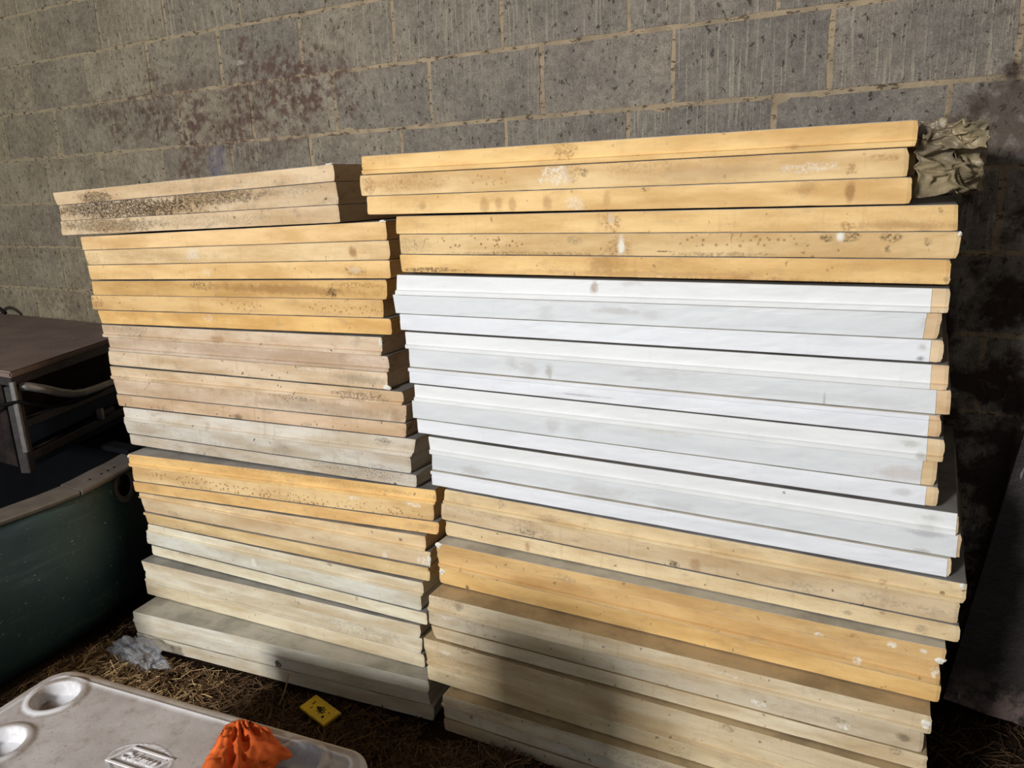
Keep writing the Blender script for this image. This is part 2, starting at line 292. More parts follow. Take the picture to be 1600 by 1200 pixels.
# side, bundle, board, along, height, radius along, radius up, tint, strength, style
STAINS = [
 (0, 0, 0, 0.228, 1.4689, 0.0832, 0.0182, 'k', 0.8, 4),
 (0, 0, 1, 0.329, 1.4315, 0.3555, 0.0298, 'k', 0.95, 4),
 (0, 0, 1, 0.747, 1.4556, 0.195, 0.0219, 'k', 0.75, 4),
 (0, 0, 2, 0.268, 1.3813, 0.2545, 0.0202, 'k', 0.65, 4),
 (0, 0, 1, 1.043, 1.4679, 0.1368, 0.017, 'g', 0.5, 1),
 (0, 0, 2, 0.654, 1.3907, 0.3269, 0.0168, 'g', 0.45, 1),
 (0, 0, 0, 0.754, 1.4907, 0.4131, 0.0181, 'g', 0.25, 1),
 (0, 1, 1, 0.527, 1.2941, 0.0333, 0.0209, 'w', 0.35, 0),
 (0, 1, 1, 1.135, 1.3025, 0.017, 0.0199, 'n', 0.7, 0),
 (0, 1, 2, 1.142, 1.2547, 0.0362, 0.015, 'n', 0.75, 1),
 (0, 1, 2, 1.142, 1.258, 0.0213, 0.01, 'w', 0.5, 1),
 (0, 1, 2, 0.577, 1.2421, 0.0219, 0.0151, 'w', 0.4, 1),
 (0, 1, 1, 0.033, 1.2734, 0.0473, 0.021, 'n', 0.35, 1),
 (0, 1, 1, 0.383, 1.2871, 0.2945, 0.0176, 'g', 0.25, 1),
 (0, 2, 0, 0.856, 1.1998, 0.3633, 0.0161, 'n', 0.55, 0),
 (0, 2, 0, 0.533, 1.1998, 0.0445, 0.0153, 'k', 0.6, 1),
 (0, 2, 0, 1.034, 1.1983, 0.0246, 0.0154, 'k', 0.85, 1),
 (0, 2, 0, 1.13, 1.2181, 0.1067, 0.0084, 'n', 0.6, 1),
 (0, 2, 1, 0.011, 1.132, 0.0412, 0.0192, 'n', 0.7, 1),
 (0, 2, 1, 0.684, 1.1462, 0.105, 0.0186, 'n', 0.6, 2),
 (0, 2, 1, 1.058, 1.1578, 0.1556, 0.0206, 'n', 0.6, 2),
 (0, 2, 2, 0.542, 1.1036, 0.028, 0.0116, 'w', 0.4, 1),
 (0, 3, 0, 0.139, 1.0406, 0.0985, 0.0251, 'g', 0.5, 1),
 (0, 3, 0, 0.556, 1.0407, 0.0278, 0.0135, 'n', 0.5, 0),
 (0, 3, 1, 0.711, 1.0081, 0.55, 0.0244, 'm', 0.45, 0),
 (0, 3, 2, 1.088, 0.9636, 0.1003, 0.0156, 'g', 0.5, 0),
 (0, 3, 2, 0.929, 0.9757, 0.0718, 0.0054, 'w', 0.5, 1),
 (0, 3, 2, 1.085, 0.9381, 0.1344, 0.0052, 'n', 0.6, 1),
 (0, 4, 0, 0.252, 0.8741, 0.0638, 0.0146, 'g', 0.6, 1),
 (0, 4, 0, 1.076, 0.9162, 0.1124, 0.0122, 'k', 0.7, 1),
 (0, 4, 1, 0.825, 0.8838, 0.1135, 0.0074, 'k', 0.6, 1),
 (0, 4, 1, 0.931, 0.8605, 0.3139, 0.0254, 'g', 0.35, 0),
 (0, 4, 2, 0.254, 0.7854, 0.045, 0.0126, 'k', 0.6, 1),
 (0, 4, 2, 0.593, 0.7934, 0.0225, 0.0196, 'k', 0.6, 0),
 (0, 4, 2, 1.029, 0.7962, 0.0932, 0.0108, 'n', 0.5, 1),
 (0, 4, 1, 1.202, 0.8717, 0.032, 0.0239, 'n', 0.4, 0),
 (0, 5, 0, 1.117, 0.7968, 0.0308, 0.0087, 'k', 0.6, 1),
 (0, 5, 1, 0.727, 0.7124, 0.0528, 0.0191, 'g', 0.4, 0),
 (0, 5, 2, 1.017, 0.6946, 0.2099, 0.0217, 'k', 0.8, 3),
 (0, 5, 2, 0.473, 0.663, 0.4421, 0.0223, 'g', 0.5, 3),
 (0, 5, 1, 1.108, 0.7082, 0.0894, 0.0177, 'k', 0.6, 3),
 (0, 5, 2, 1.144, 0.6724, 0.0066, 0.0053, 'k', 0.95, 0),
 (0, 6, 1, 0.336, 0.5736, 0.2802, 0.0203, 'n', 0.8, 2),
 (0, 6, 1, 0.67, 0.5717, 0.2233, 0.023, 'n', 0.7, 2),
 (0, 6, 1, 1.014, 0.5826, 0.1736, 0.0234, 'n', 0.65, 2),
 (0, 6, 1, 0.912, 0.6085, 0.0225, 0.0055, 'w', 0.9, 1),
 (0, 6, 1, 1.111, 0.6183, 0.0291, 0.007, 'w', 0.8, 1),
 (0, 6, 0, 0.799, 0.6501, 0.4217, 0.0093, 'n', 0.35, 1),
 (0, 7, 0, 1.055, 0.5138, 0.0086, 0.0071, 'k', 0.7, 0),
 (0, 7, 1, 1.128, 0.4592, 0.0294, 0.0159, 'w', 0.8, 1),
 (0, 7, 1, 0.152, 0.444, 0.0307, 0.0127, 'g', 0.5, 1),
 (0, 7, 2, 0.23, 0.3976, 0.2097, 0.0084, 'g', 0.5, 1),
 (0, 7, 1, 0.993, 0.4493, 0.0089, 0.0182, 'w', 0.4, 0),
 (0, 8, 0, 0.783, 0.3902, 0.0122, 0.0076, 'g', 0.6, 0),
 (0, 8, 1, 0.47, 0.3325, 0.0111, 0.0182, 'w', 0.6, 0),
 (0, 8, 2, 0.611, 0.306, 0.0132, 0.0099, 'w', 0.8, 1),
 (0, 8, 1, 0.878, 0.2996, 0.1663, 0.015, 'b', 0.35, 0),
 (0, 8, 2, 0.871, 0.298, 0.0071, 0.0113, 'n', 0.5, 0),
 (0, 8, 2, 0.161, 0.3041, 0.025, 0.0043, 'k', 0.6, 1),
 (0, 9, 0, 0.319, 0.2599, 0.2559, 0.0207, 'm', 0.25, 0),
 (0, 9, 1, 0.886, 0.201, 0.1863, 0.0227, 'g', 0.3, 1),
 (0, 10, 1, 0.726, 0.0288, 0.2814, 0.0288, 'm', 0.2, 0),
 (1, 0, 0, 0.557, 1.5211, 0.0302, 0.0193, 'n', 0.6, 1),
 (1, 0, 1, 0.534, 1.4768, 0.04, 0.0237, 'w', 0.75, 1),
 (1, 0, 1, 0.573, 1.4886, 0.021, 0.0303, 'n', 0.5, 1),
 (1, 0, 1, 0.601, 1.4768, 0.0104, 0.0096, 'k', 0.7, 1),
 (1, 0, 1, 0.018, 1.4691, 0.0241, 0.024, 'n', 0.65, 1),
 (1, 0, 1, 0.145, 1.4725, 0.1132, 0.0217, 'n', 0.35, 1),
 (1, 0, 1, 0.36, 1.4751, 0.0845, 0.0205, 'n', 0.4, 2),
 (1, 0, 2, 0.582, 1.4132, 0.0242, 0.0195, 'w', 0.5, 1),
 (1, 0, 1, 1.057, 1.4679, 0.0563, 0.0095, 'w', 0.5, 1),
 (1, 0, 1, 1.127, 1.4604, 0.0129, 0.0117, 'n', 0.7, 1),
 (1, 0, 2, 1.129, 1.4218, 0.0098, 0.0188, 'n', 0.65, 0),
 (1, 0, 2, 1.055, 1.4333, 0.025, 0.0144, 'n', 0.35, 0),
 (1, 0, 1, 1.185, 1.48, 0.0269, 0.0068, 'n', 0.5, 1),
 (1, 0, 2, 0.352, 1.4153, 0.0137, 0.0192, 'n', 0.4, 0),
 (1, 0, 2, 0.391, 1.4145, 0.0117, 0.0176, 'n', 0.4, 0),
 (1, 0, 2, 0.424, 1.4138, 0.0115, 0.0174, 'n', 0.38, 0),
 (1, 0, 2, 0.513, 1.4147, 0.0126, 0.0184, 'n', 0.4, 0),
 (1, 0, 2, 0.653, 1.4222, 0.0116, 0.019, 'n', 0.35, 0),
 (1, 0, 1, 0.727, 1.482, 0.0826, 0.0132, 'n', 0.3, 1),
 (1, 0, 2, 0.737, 1.4382, 0.011, 0.0053, 'k', 0.6, 1),
 (1, 0, 1, 0.859, 1.4665, 0.153, 0.0178, 'm', 0.3, 0),
 (1, 0, 0, 1.026, 1.5061, 0.0137, 0.0072, 'n', 0.4, 0),
 (1, 0, 2, 0.178, 1.416, 0.0112, 0.0139, 'n', 0.35, 0),
 (1, 1, 0, 0.57, 1.3715, 0.0232, 0.0191, 'n', 0.7, 1),
 (1, 1, 0, 0.57, 1.3782, 0.0087, 0.0137, 'w', 0.5, 1),
 (1, 1, 1, 0.584, 1.3175, 0.0349, 0.0275, 'n', 0.6, 1),
 (1, 1, 1, 0.592, 1.3243, 0.0087, 0.0246, 'w', 0.85, 0),
 (1, 1, 1, 0.48, 1.3351, 0.0215, 0.0099, 'g', 0.6, 1),
 (1, 1, 2, 0.555, 1.2843, 0.0505, 0.0223, 'n', 0.45, 0),
 (1, 1, 0, 1.132, 1.361, 0.1079, 0.0103, 'n', 0.5, 0),
 (1, 1, 0, 1.037, 1.3584, 0.0153, 0.0095, 'n', 0.7, 1),
 (1, 1, 1, 0.998, 1.3386, 0.0135, 0.0084, 'k', 0.75, 1),
 (1, 1, 1, 1.042, 1.3408, 0.0219, 0.0095, 'k', 0.8, 1),
 (1, 1, 1, 1.025, 1.3432, 0.0089, 0.0108, 'w', 0.95, 0),
 (1, 1, 1, 1.11, 1.3384, 0.0188, 0.0093, 'k', 0.75, 1),
 (1, 1, 1, 1.106, 1.3177, 0.0074, 0.0082, 'k', 0.6, 1),
 (1, 1, 1, 1.17, 1.3316, 0.0081, 0.008, 'k', 0.7, 1),
 (1, 1, 1, 0.207, 1.3277, 0.1957, 0.0152, 'n', 0.75, 2),
 (1, 1, 1, 0.834, 1.3338, 0.1626, 0.0153, 'n', 0.6, 2),
 (1, 1, 1, 0.36, 1.3034, 0.2142, 0.0059, 'k', 0.5, 1),
 (1, 1, 1, 0.809, 1.3058, 0.1148, 0.0052, 'k', 0.5, 1),
 (1, 1, 2, 0.111, 1.2625, 0.1131, 0.0063, 'k', 0.85, 1),
 (1, 1, 2, 0.635, 1.2638, 0.2847, 0.0082, 'n', 0.35, 0),
 (1, 1, 1, 0.69, 1.3114, 0.0246, 0.0027, 'k', 0.9, 1),
 (1, 1, 2, 1.205, 1.2652, 0.006, 0.0057, 'k', 0.5, 1),
 (1, 1, 2, 0.899, 1.2566, 0.2921, 0.0051, 'n', 0.5, 1),
 (1, 1, 1, 0.039, 1.3196, 0.0582, 0.0222, 'g', 0.4, 1),
 (1, 2, 0, 0.539, 1.2321, 0.0106, 0.0184, 'n', 0.6, 0),
 (1, 2, 0, 0.622, 1.2428, 0.0318, 0.0069, 'g', 0.5, 1),
 (1, 2, 1, 0.417, 1.1756, 0.0229, 0.0206, 'g', 0.4, 1),
 (1, 2, 1, 0.586, 1.1814, 0.0596, 0.0084, 'g', 0.3, 0),
 (1, 2, 1, 0.67, 1.1768, 0.0284, 0.011, 'g', 0.35, 1),
 (1, 2, 1, 1.189, 1.1853, 0.0164, 0.0117, 'g', 0.6, 1),
 (1, 2, 2, 1.188, 1.1399, 0.0093, 0.0082, 'g', 0.7, 1),
 (1, 2, 2, 1.186, 1.1192, 0.0083, 0.0071, 'k', 0.6, 0),
 (1, 2, 1, 0.447, 1.1989, 0.1123, 0.0044, 'g', 0.4, 1),
 (1, 3, 1, 0.312, 1.04, 0.0175, 0.0184, 'g', 0.5, 1),
 (1, 3, 1, 0.355, 1.0324, 0.0308, 0.0228, 'g', 0.4, 1),
 (1, 3, 1, 0.41, 1.0323, 0.0116, 0.021, 'g', 0.45, 0),
 (1, 3, 2, 0.486, 0.9821, 0.0724, 0.003, 'k', 0.6, 1),
 (1, 3, 1, 0.662, 1.0457, 0.0867, 0.0168, 'g', 0.3, 1),
 (1, 3, 1, 1.013, 1.0231, 0.0035, 0.0152, 'g', 0.4, 0),
 (1, 3, 1, 1.118, 1.0274, 0.0658, 0.0147, 'g', 0.25, 1),
 (1, 4, 0, 1.151, 0.9525, 0.0194, 0.0073, 'g', 0.6, 1),
 (1, 4, 1, 0.401, 0.8949, 0.0203, 0.0183, 'g', 0.4, 1),
 (1, 4, 1, 0.459, 0.8955, 0.0327, 0.021, 'g', 0.3, 1),
 (1, 4, 1, 0.675, 0.9172, 0.0652, 0.0085, 'o', 0.5, 1),
 (1, 4, 1, 0.616, 0.9401, 0.0895, 0.0143, 'g', 0.25, 0),
 (1, 4, 0, 1.174, 0.9312, 0.0106, 0.0097, 'g', 0.4, 0),
 (1, 4, 2, 1.148, 0.8513, 0.0197, 0.0087, 'g', 0.5, 1),
 (1, 4, 1, 1.145, 0.8905, 0.0655, 0.0173, 'm', 0.35, 0),
 (1, 5, 1, 0.137, 0.7482, 0.0503, 0.0148, 'g', 0.5, 1),
 (1, 5, 1, 0.473, 0.7486, 0.0977, 0.0212, 'g', 0.35, 1),
 (1, 5, 0, 1.167, 0.8099, 0.0192, 0.0098, 'g', 0.6, 1),
 (1, 5, 1, 1.171, 0.773, 0.0428, 0.0074, 'k', 0.55, 1),
 (1, 5, 1, 1.158, 0.735, 0.0239, 0.0062, 'k', 0.55, 1),
 (1, 5, 0, 0.897, 0.8167, 0.0038, 0.004, 'k', 0.6, 0),
 (1, 5, 1, 0.659, 0.7451, 0.0588, 0.0115, 'g', 0.25, 1),
 (1, 5, 0, 1.164, 0.7905, 0.0214, 0.0087, 'g', 0.4, 1),
 (1, 6, 0, 0.173, 0.6732, 0.0131, 0.0162, 'g', 0.6, 1),
 (1, 6, 1, 0.248, 0.61, 0.0255, 0.008, 'k', 0.85, 1),
 (1, 6, 1, 0.294, 0.6104, 0.0249, 0.0223, 'g', 0.45, 1),
 (1, 6, 1, 0.621, 0.6046, 0.0149, 0.0088, 'k', 0.95, 1),
 (1, 6, 1, 0.668, 0.6101, 0.013, 0.0202, 'n', 0.45, 0),
 (1, 6, 1, 0.906, 0.6103, 0.0377, 0.0135, 'g', 0.45, 1),
 (1, 6, 1, 0.237, 0.6219, 0.0365, 0.0225, 'g', 0.4, 1),
 (1, 6, 1, 0.088, 0.6386, 0.1178, 0.0133, 'g', 0.4, 1),
 (1, 6, 2, 1.125, 0.5701, 0.0154, 0.0115, 'g', 0.6, 1),
 (1, 6, 1, 1.132, 0.6147, 0.0381, 0.0113, 'g', 0.4, 1),
 (1, 6, 0, 0.31, 0.6614, 0.035, 0.011, 'g', 0.45, 1),
 (1, 6, 2, 0.244, 0.5706, 0.0073, 0.0146, 'n', 0.5, 0),
 (1, 6, 1, 1.052, 0.6161, 0.0458, 0.0155, 'g', 0.35, 1),
 (1, 6, 0, 1.049, 0.6611, 0.0103, 0.0064, 'n', 0.5, 1),
 (1, 6, 2, 0.99, 0.5756, 0.0108, 0.0066, 'g', 0.5, 0),
 (1, 6, 2, 1.054, 0.5906, 0.0069, 0.0065, 'g', 0.5, 0),
 (1, 7, 0, 0.945, 0.5272, 0.0086, 0.0067, 'w', 0.9, 1),
 (1, 7, 0, 1.084, 0.5408, 0.009, 0.0064, 'w', 0.85, 1),
 (1, 7, 0, 1.14, 0.5419, 0.0076, 0.005, 'w', 0.85, 1),
 (1, 7, 1, 1.023, 0.4886, 0.0094, 0.0079, 'w', 0.8, 1),
 (1, 7, 1, 1.161, 0.499, 0.0086, 0.0151, 'w', 0.8, 1),
 (1, 7, 0, 1.008, 0.5422, 0.0165, 0.0052, 'n', 0.6, 1),
 (1, 7, 0, 0.366, 0.5269, 0.0341, 0.0155, 'g', 0.5, 1),
 (1, 7, 2, 0.09, 0.4415, 0.0059, 0.0084, 'k', 0.7, 0),
 (1, 7, 1, 0.072, 0.4803, 0.006, 0.0151, 'n', 0.6, 0),
 (1, 7, 0, 0.449, 0.5116, 0.098, 0.0137, 'n', 0.25, 1),
 (1, 7, 2, 0.992, 0.414, 0.0097, 0.0134, 'n', 0.35, 0),
 (1, 8, 1, 0.047, 0.3815, 0.0316, 0.0149, 'w', 0.85, 1),
 (1, 8, 0, 0.09, 0.4194, 0.0154, 0.0147, 'g', 0.6, 0),
 (1, 8, 1, 0.057, 0.3895, 0.0983, 0.0232, 'n', 0.35, 1),
 (1, 8, 0, 0.06, 0.427, 0.0684, 0.0132, 'n', 0.4, 1),
 (1, 8, 1, 0.833, 0.3592, 0.0157, 0.0069, 'w', 0.95, 1),
 (1, 8, 1, 1.001, 0.3567, 0.0142, 0.0079, 'w', 0.95, 1),
 (1, 8, 1, 1.112, 0.3662, 0.0132, 0.0114, 'k', 0.55, 0),
 (1, 8, 2, 1.101, 0.3325, 0.0156, 0.009, 'k', 0.5, 1),
 (1, 8, 1, 0.992, 0.369, 0.0166, 0.0079, 'k', 0.4, 1),
 (1, 8, 0, 0.771, 0.414, 0.0484, 0.0055, 'w', 0.5, 1),
 (1, 8, 1, 0.122, 0.3593, 0.0172, 0.0426, 'g', 0.4, 1),
 (1, 9, 0, 0.068, 0.2779, 0.0202, 0.0067, 'w', 0.6, 1),
 (1, 9, 0, 0.796, 0.2938, 0.0191, 0.0112, 'k', 0.5, 1),
 (1, 9, 0, 0.912, 0.2997, 0.0254, 0.0054, 'n', 0.6, 2),
 (1, 9, 0, 0.128, 0.2982, 0.0196, 0.0066, 'k', 0.6, 1),
 (1, 9, 1, 0.076, 0.2515, 0.1211, 0.0235, 'g', 0.3, 1),
 (1, 10, 0, 0.132, 0.1656, 0.0936, 0.0114, 'g', 0.5, 1),
 (1, 10, 1, 0.084, 0.1314, 0.0077, 0.0083, 'k', 0.6, 0),
 (1, 10, 0, 0.535, 0.1559, 0.1219, 0.0133, 'g', 0.4, 1),
]
TINT = {'k': lin(62, 50, 40), 'g': lin(138, 126, 108), 'n': lin(150, 108, 66), 'w': lin(244, 240, 228), 'm': lin(178, 152, 128), 'b': lin(178, 186, 196), 'o': lin(160, 150, 105)}
# per bundle: base colours of the three boards, general grime 0..1, colour word
LB = [([(230, 206, 164), (222, 200, 162), (226, 202, 160)], .55, 'cream'),
      ([(247, 207, 145), (240, 207, 154), (247, 205, 138)], .25, 'yellow'),
      ([(228, 184, 114), (234, 193, 128), (245, 198, 122)], .3, 'ochre'),
      ([(226, 206, 178), (219, 200, 178), (230, 209, 176)], .5, 'beige'),
      ([(232, 210, 174), (226, 206, 180), (224, 198, 162)], .5, 'tan'),
      ([(228, 222, 208), (216, 212, 200), (214, 206, 190)], .45, 'greyish white'),
      ([(247, 202, 128), (238, 202, 142), (248, 203, 132)], .35, 'orange'),
      ([(240, 216, 166), (228, 208, 168), (236, 206, 152)], .3, 'pale apricot'),
      ([(241, 235, 212), (230, 231, 219), (241, 235, 209)], .2, 'ivory'),
      ([(234, 226, 202), (230, 224, 202), (234, 225, 197)], .25, 'pale yellow'),
      ([(230, 228, 214), (226, 223, 208), (222, 217, 199)], .2, 'off-white')]
RB = [([(248, 206, 136), (240, 205, 146), (248, 207, 140)], .22, 'golden'),
      ([(247, 207, 140), (235, 200, 142), (247, 204, 134)], .28, 'amber'),
      ([(236, 212, 168)]*3, .12, 'white'), ([(236, 208, 162)]*3, .12, 'white'), ([(236, 212, 166)]*3, .14, 'white'), ([(236, 216, 176)]*3, .14, 'white'),
      ([(236, 214, 164), (223, 203, 164), (236, 216, 170)], .4, 'straw-coloured'),
      ([(228, 188, 124), (230, 188, 122), (234, 192, 120)], .3, 'light orange'),
      ([(230, 216, 184), (216, 205, 180), (230, 217, 186)], .35, 'cream'),
      ([(222, 205, 168), (224, 206, 166), (224, 209, 170)], .35, 'dull yellow'),
      ([(222, 212, 188), (220, 212, 190), (214, 202, 178)], .4, 'pale grey')]
LIP = {(0, 3, 1): 'low', (0, 3, 0): 'low', (0, 4, 0): 'low', (0, 5, 0): 'low', (0, 6, 0): 'low', (0, 7, 0): 'low', (0, 8, 0): 'low', (0, 9, 1): 'low', (0, 10, 0): 'low',
       (1, 0, 0): 'low', (1, 2, 0): 'low', (1, 3, 0): 'low', (1, 3, 2): 'high', (1, 4, 0): 'low', (1, 5, 0): 'low', (1, 5, 2): 'high', (1, 6, 0): 'low',
       (1, 7, 1): 'low', (1, 8, 0): 'low', (1, 9, 1): 'low', (1, 10, 0): 'low', (0, 7, 2): 'high'}
def foam_material(name, rgb, grime, stains, strip=False):
    k = NT(name); U = k.uv(); R = k.rnd()
    Uo = k.vmath('ADD', U, k.vmath('SCALE', (5.1, 9.7, 2.3), R))
    rgb = rgb if strip else (rgb[0], rgb[1]+(4 if rgb[0]-rgb[2] > 80 else -1), rgb[2]+min(11, max(0, rgb[0]-rgb[2]-40)*.2)); base = lin(*rgb); dark = lin(rgb[0]*.87, rgb[1]*.82, rgb[2]*.75)
    big = k.noise(k.vmath('MULTIPLY', Uo, (4, 18, 4)), 1, 4, .6)
    if strip:
        c = k.mix(k.ramp(big, .35, .75), lin(*rgb), lin(rgb[0]-11, rgb[1]-11, rgb[2]-11))
    else:
        c = k.mix(k.ramp(big, .3, .72), base, dark)
    # thin vertical runs and cloudy dirt
    drip = k.noise(k.vmath('MULTIPLY', Uo, (55, 7, 5)), 1, 3, .6)
    c = k.mix(k.ramp(drip, .58, .74, 0, .5*grime), c, lin(156, 130, 98) if not strip else lin(190, 188, 182))
    cloud = k.noise(k.vmath('MULTIPLY', Uo, (16, 30, 9)), 1, 5, .7)
    c = k.mix(k.ramp(cloud, .52, .72, 0, .85*grime), c, lin(150, 134, 112) if not strip else lin(196, 194, 188))
    fine = k.noise(Uo, 260, 3, .6)
    if not strip:
        c = k.mix(k.ramp(fine, .60, .70, 0, .55*grime), c, lin(120, 96, 70))
        c = k.mix(k.ramp(k.noise(Uo, 60, 2, .5), .70, .74, 0, .8*min(1, grime*2)), c, lin(96, 74, 56))
    h = k.noise(Uo, 420, 2, .6); bstr = .12 if strip else .45
    dist2 = k.math('SUBTRACT', k.noise(k.vmath('MULTIPLY', Uo, (22, 40, 22)), 1, 5, .7), .5); dist = k.math('SUBTRACT', k.noise(Uo, 45, 5, .7), .5); spk = k.noise(Uo, 150, 4, .7); spk2 = None; dots = None
    for (u, z, ru, rz, t, a, sty) in stains:
        v = k.vmath('MULTIPLY', k.vmath('SUBTRACT', U, (u, z, 0)), (1/ru, 1/rz, 0))
        L = k.vmath('LENGTH', v)
        if sty == 0: m = k.ramp(k.math('MULTIPLY_ADD', dist, 1.9, L), .3, 1.2, 1, 0)
        elif sty == 1 and strip:
            m = k.math('MULTIPLY', k.ramp(k.math('MULTIPLY_ADD', dist2, 3.0, L), .1, 1.35, 1, 0), .55)
        elif sty == 1:
            m = k.math('MULTIPLY', k.ramp(k.math('MULTIPLY_ADD', dist, 2.4, L), .6, 1.1, 1, 0), k.ramp(spk, .36, .66))
        elif sty == 4:
            m = k.math('MULTIPLY', k.ramp(k.math('MULTIPLY_ADD', dist, 2.2, L), .7, 1.2, 1, 0), k.ramp(k.noise(k.vmath('MULTIPLY', Uo, (150, 260, 10)), 1, 4, .7, 1.2), .40, .52))
        elif sty == 2:
            if dots is None:
                vo = k.new('ShaderNodeTexVoronoi'); k.set(vo.inputs['Vector'], Uo); vo.inputs['Scale'].default_value = 85
                dots = k.ramp(vo.outputs['Distance'], .22, .34, 1, 0)
            m = k.math('MULTIPLY', k.ramp(L, .7, 1.1, 1, 0), dots)
        else:
            if spk2 is None: spk2 = k.noise(Uo, 330, 3, .6)
            m = k.math('MULTIPLY', k.ramp(k.math('MULTIPLY_ADD', dist, 1.5, L), .4, 1.2, 1, 0), k.ramp(spk2, .5, .6))
        c = k.mix(k.math('MULTIPLY', m, a), c, TINT[t])
    nrm = k.bump(h, bstr, .0012, k.bump(k.noise(k.vmath('MULTIPLY', Uo, (9, 22, 9)), 1, 3), .35, .004))
    return k.done(c, .5 if strip else .88, nrm, .35 if strip else .2)
def facing_material(name, rgb):
    k = NT(name); o = k.obj()
    c = k.mix(k.ramp(k.noise(o, 9, 5, .65), .35, .7), lin(*rgb), lin(*[v*.78 for v in rgb]))
    c = k.mix(k.ramp(k.noise(k.vmath('MULTIPLY', o, (3, 60, 1)), 1, 3, .6), .6, .72, 0, .35), c, lin(80, 74, 66))
    return k.done(c, .42, k.bump(k.noise(o, 40, 3), .15, .001), .4)
M_fgrey = facing_material('grey_board_facing', (150, 148, 146)); M_fpale = facing_material('pale_board_facing', (196, 192, 180)); M_ftan = facing_material('kraft_board_facing', (190, 168, 132))
M_torn = simple('torn_foam', lin(240, 236, 222), .9, .2, var=.12, scale=60, bump=.8, bscale=180)

VL = [0, .03, .21, .26, .5, .75, .80, .97, 1]
def front_y(seed, s, v, lip, mid):
    y = .0035 if mid else 0.0
    if lip == 'low' and v < .235: y -= .0055
    if lip == 'high' and v > .775: y -= .0055
    if v in (0, 1): y += .0009
    return y+.0009*nz(s*14, seed*3.1, v*2)+.0007*nz(s*60, seed*1.7, v*6)
def end_cut(seed, side, v):
    r = random.Random(seed*977+side*13+int(v*100))
    e = .0035*abs(nz(seed*5.3+side*3, v*2.2, .5))+.0012*r.random()
    if v in (0, 1): e += .004*r.random()+.002
    if v in (.03, .97): e += .0015
    return e
def board_mesh(seed, L, zb, zt, x0b, x1b, x0t, x1t, lip, mid, depth, sheet=None):
    """front face follows the profile VL; zb/zt: left,right heights of bottom/top; sheet=(x_stop) makes the thin glued strip instead"""
    ss = [0, .006, .02]+[.02+(1-.04)*i/40 for i in range(1, 40)]+[.98, .994, 1]
    xe0 = lambda v: x0b+(x0t-x0b)*v; xe1 = lambda v: x1b+(x1t-x1b)*v
    V = []; U = []; F = []; UF = []
    n = len(ss); mth = len(VL)
    def pt(i, v, off=0.0):
        s = ss[i]; a = xe0(v); b = xe1(v)
        if sheet is not None: b -= sheet[1]; a += sheet[0]
        x = a+(b-a)*s
        cut = 0
        if sheet is None:
            w = {0: 1, 1: .55, 2: .12}.get(i, 0); x += w*end_cut(seed, 0, v)
            w = {n-1: 1, n-2: .55, n-3: .12}.get(i, 0); x -= w*end_cut(seed, 1, v)
        t = min(max((x-x0b)/(x1b-x0b), 0), 1); lo = zb[0]+(zb[1]-zb[0])*t; hi = zt[0]+(zt[1]-zt[0])*t
        z = lo+(hi-lo)*v
        if v in (0, 1): z += (.0005*nz(x*40, seed, v)+.0001)*(1 if v == 0 else 0) if sheet is None else 0
        y = front_y(seed, x, v, lip, mid)+off
        if sheet is None and i in (0, n-1): y += .002
        return (x, y, z)
    if sheet is not None:
        for i in range(n):
            for v in VL: V.append(pt(i, min(max(v, .001), .999), -.0016 if v not in (0, 1) else -.0008))
        for i in range(n):
            for v in VL: V.append(pt(i, min(max(v, .001), .999), .0012))
        q = n*mth
        for i in range(n-1):
            for j in range(mth-1):
                a = i*mth+j; F.append((a, a+mth, a+mth+1, a+1)); F.append((q+a, q+a+1, q+a+mth+1, q+a+mth))
            F.append((i*mth, q+i*mth, q+(i+1)*mth, (i+1)*mth)); a = i*mth+mth-1; F.append((a, a+mth, q+a+mth, q+a))
        for j in range(mth-1):
            F.append((j, j+1, q+j+1, q+j)); a = (n-1)*mth+j; F.append((a, q+a, q+a+1, a+1))
    else:
        loop = mth+4
        for i in range(n):
            P = [pt(i, v) for v in VL]
            for p in P: V.append(p)
            xt, zt_ = P[-1][0], P[-1][2]; xb, zb_ = P[0][0], P[0][2]
            V += [(xt, .08, zt_), (xt, depth, zt_), (xb, depth, zb_), (xb, .08, zb_)]
        for i in range(n-1):
            for j in range(loop):
                a = i*loop+j; b = i*loop+(j+1) % loop
                F.append((a, a+loop, b+loop, b))
        # ends, split in depth so they light well
        for i, rev in ((0, False), (n-1, True)):
            o = i*loop; a = tuple(o+j for j in range(mth))+(o+mth, o+mth+3); b = (o+mth, o+mth+1, o+mth+2, o+mth+3)
            F.append(a[::-1] if rev else a); F.append(b[::-1] if rev else b)
    me = bpy.data.meshes.new('foam'); me.from_pydata(V, [], F); me.update()
    uvl = me.uv_layers.new(name='UVMap'); me.attributes
    return me, V
def set_uv(me, V, zoff):
    d = me.uv_layers[0].data
    for p in me.polygons:
        nrm = p.normal
        for li in p.loop_indices:
            x, y, z = V[me.loops[li].vertex_index]
            if abs(nrm.y) > .6 or (abs(nrm.x) < .5 and y < .02): d[li].uv = (x, z+zoff)
            elif abs(nrm.x) > .5: d[li].uv = (y+3+x*.3, z+zoff)
            else: d[li].uv = (x, y+5)
ORD = ['top', 'second', 'third', 'fourth', 'fifth', 'sixth', 'seventh', 'eighth', 'ninth', 'tenth', 'lowest']
POS = ['upper', 'middle', 'lower']
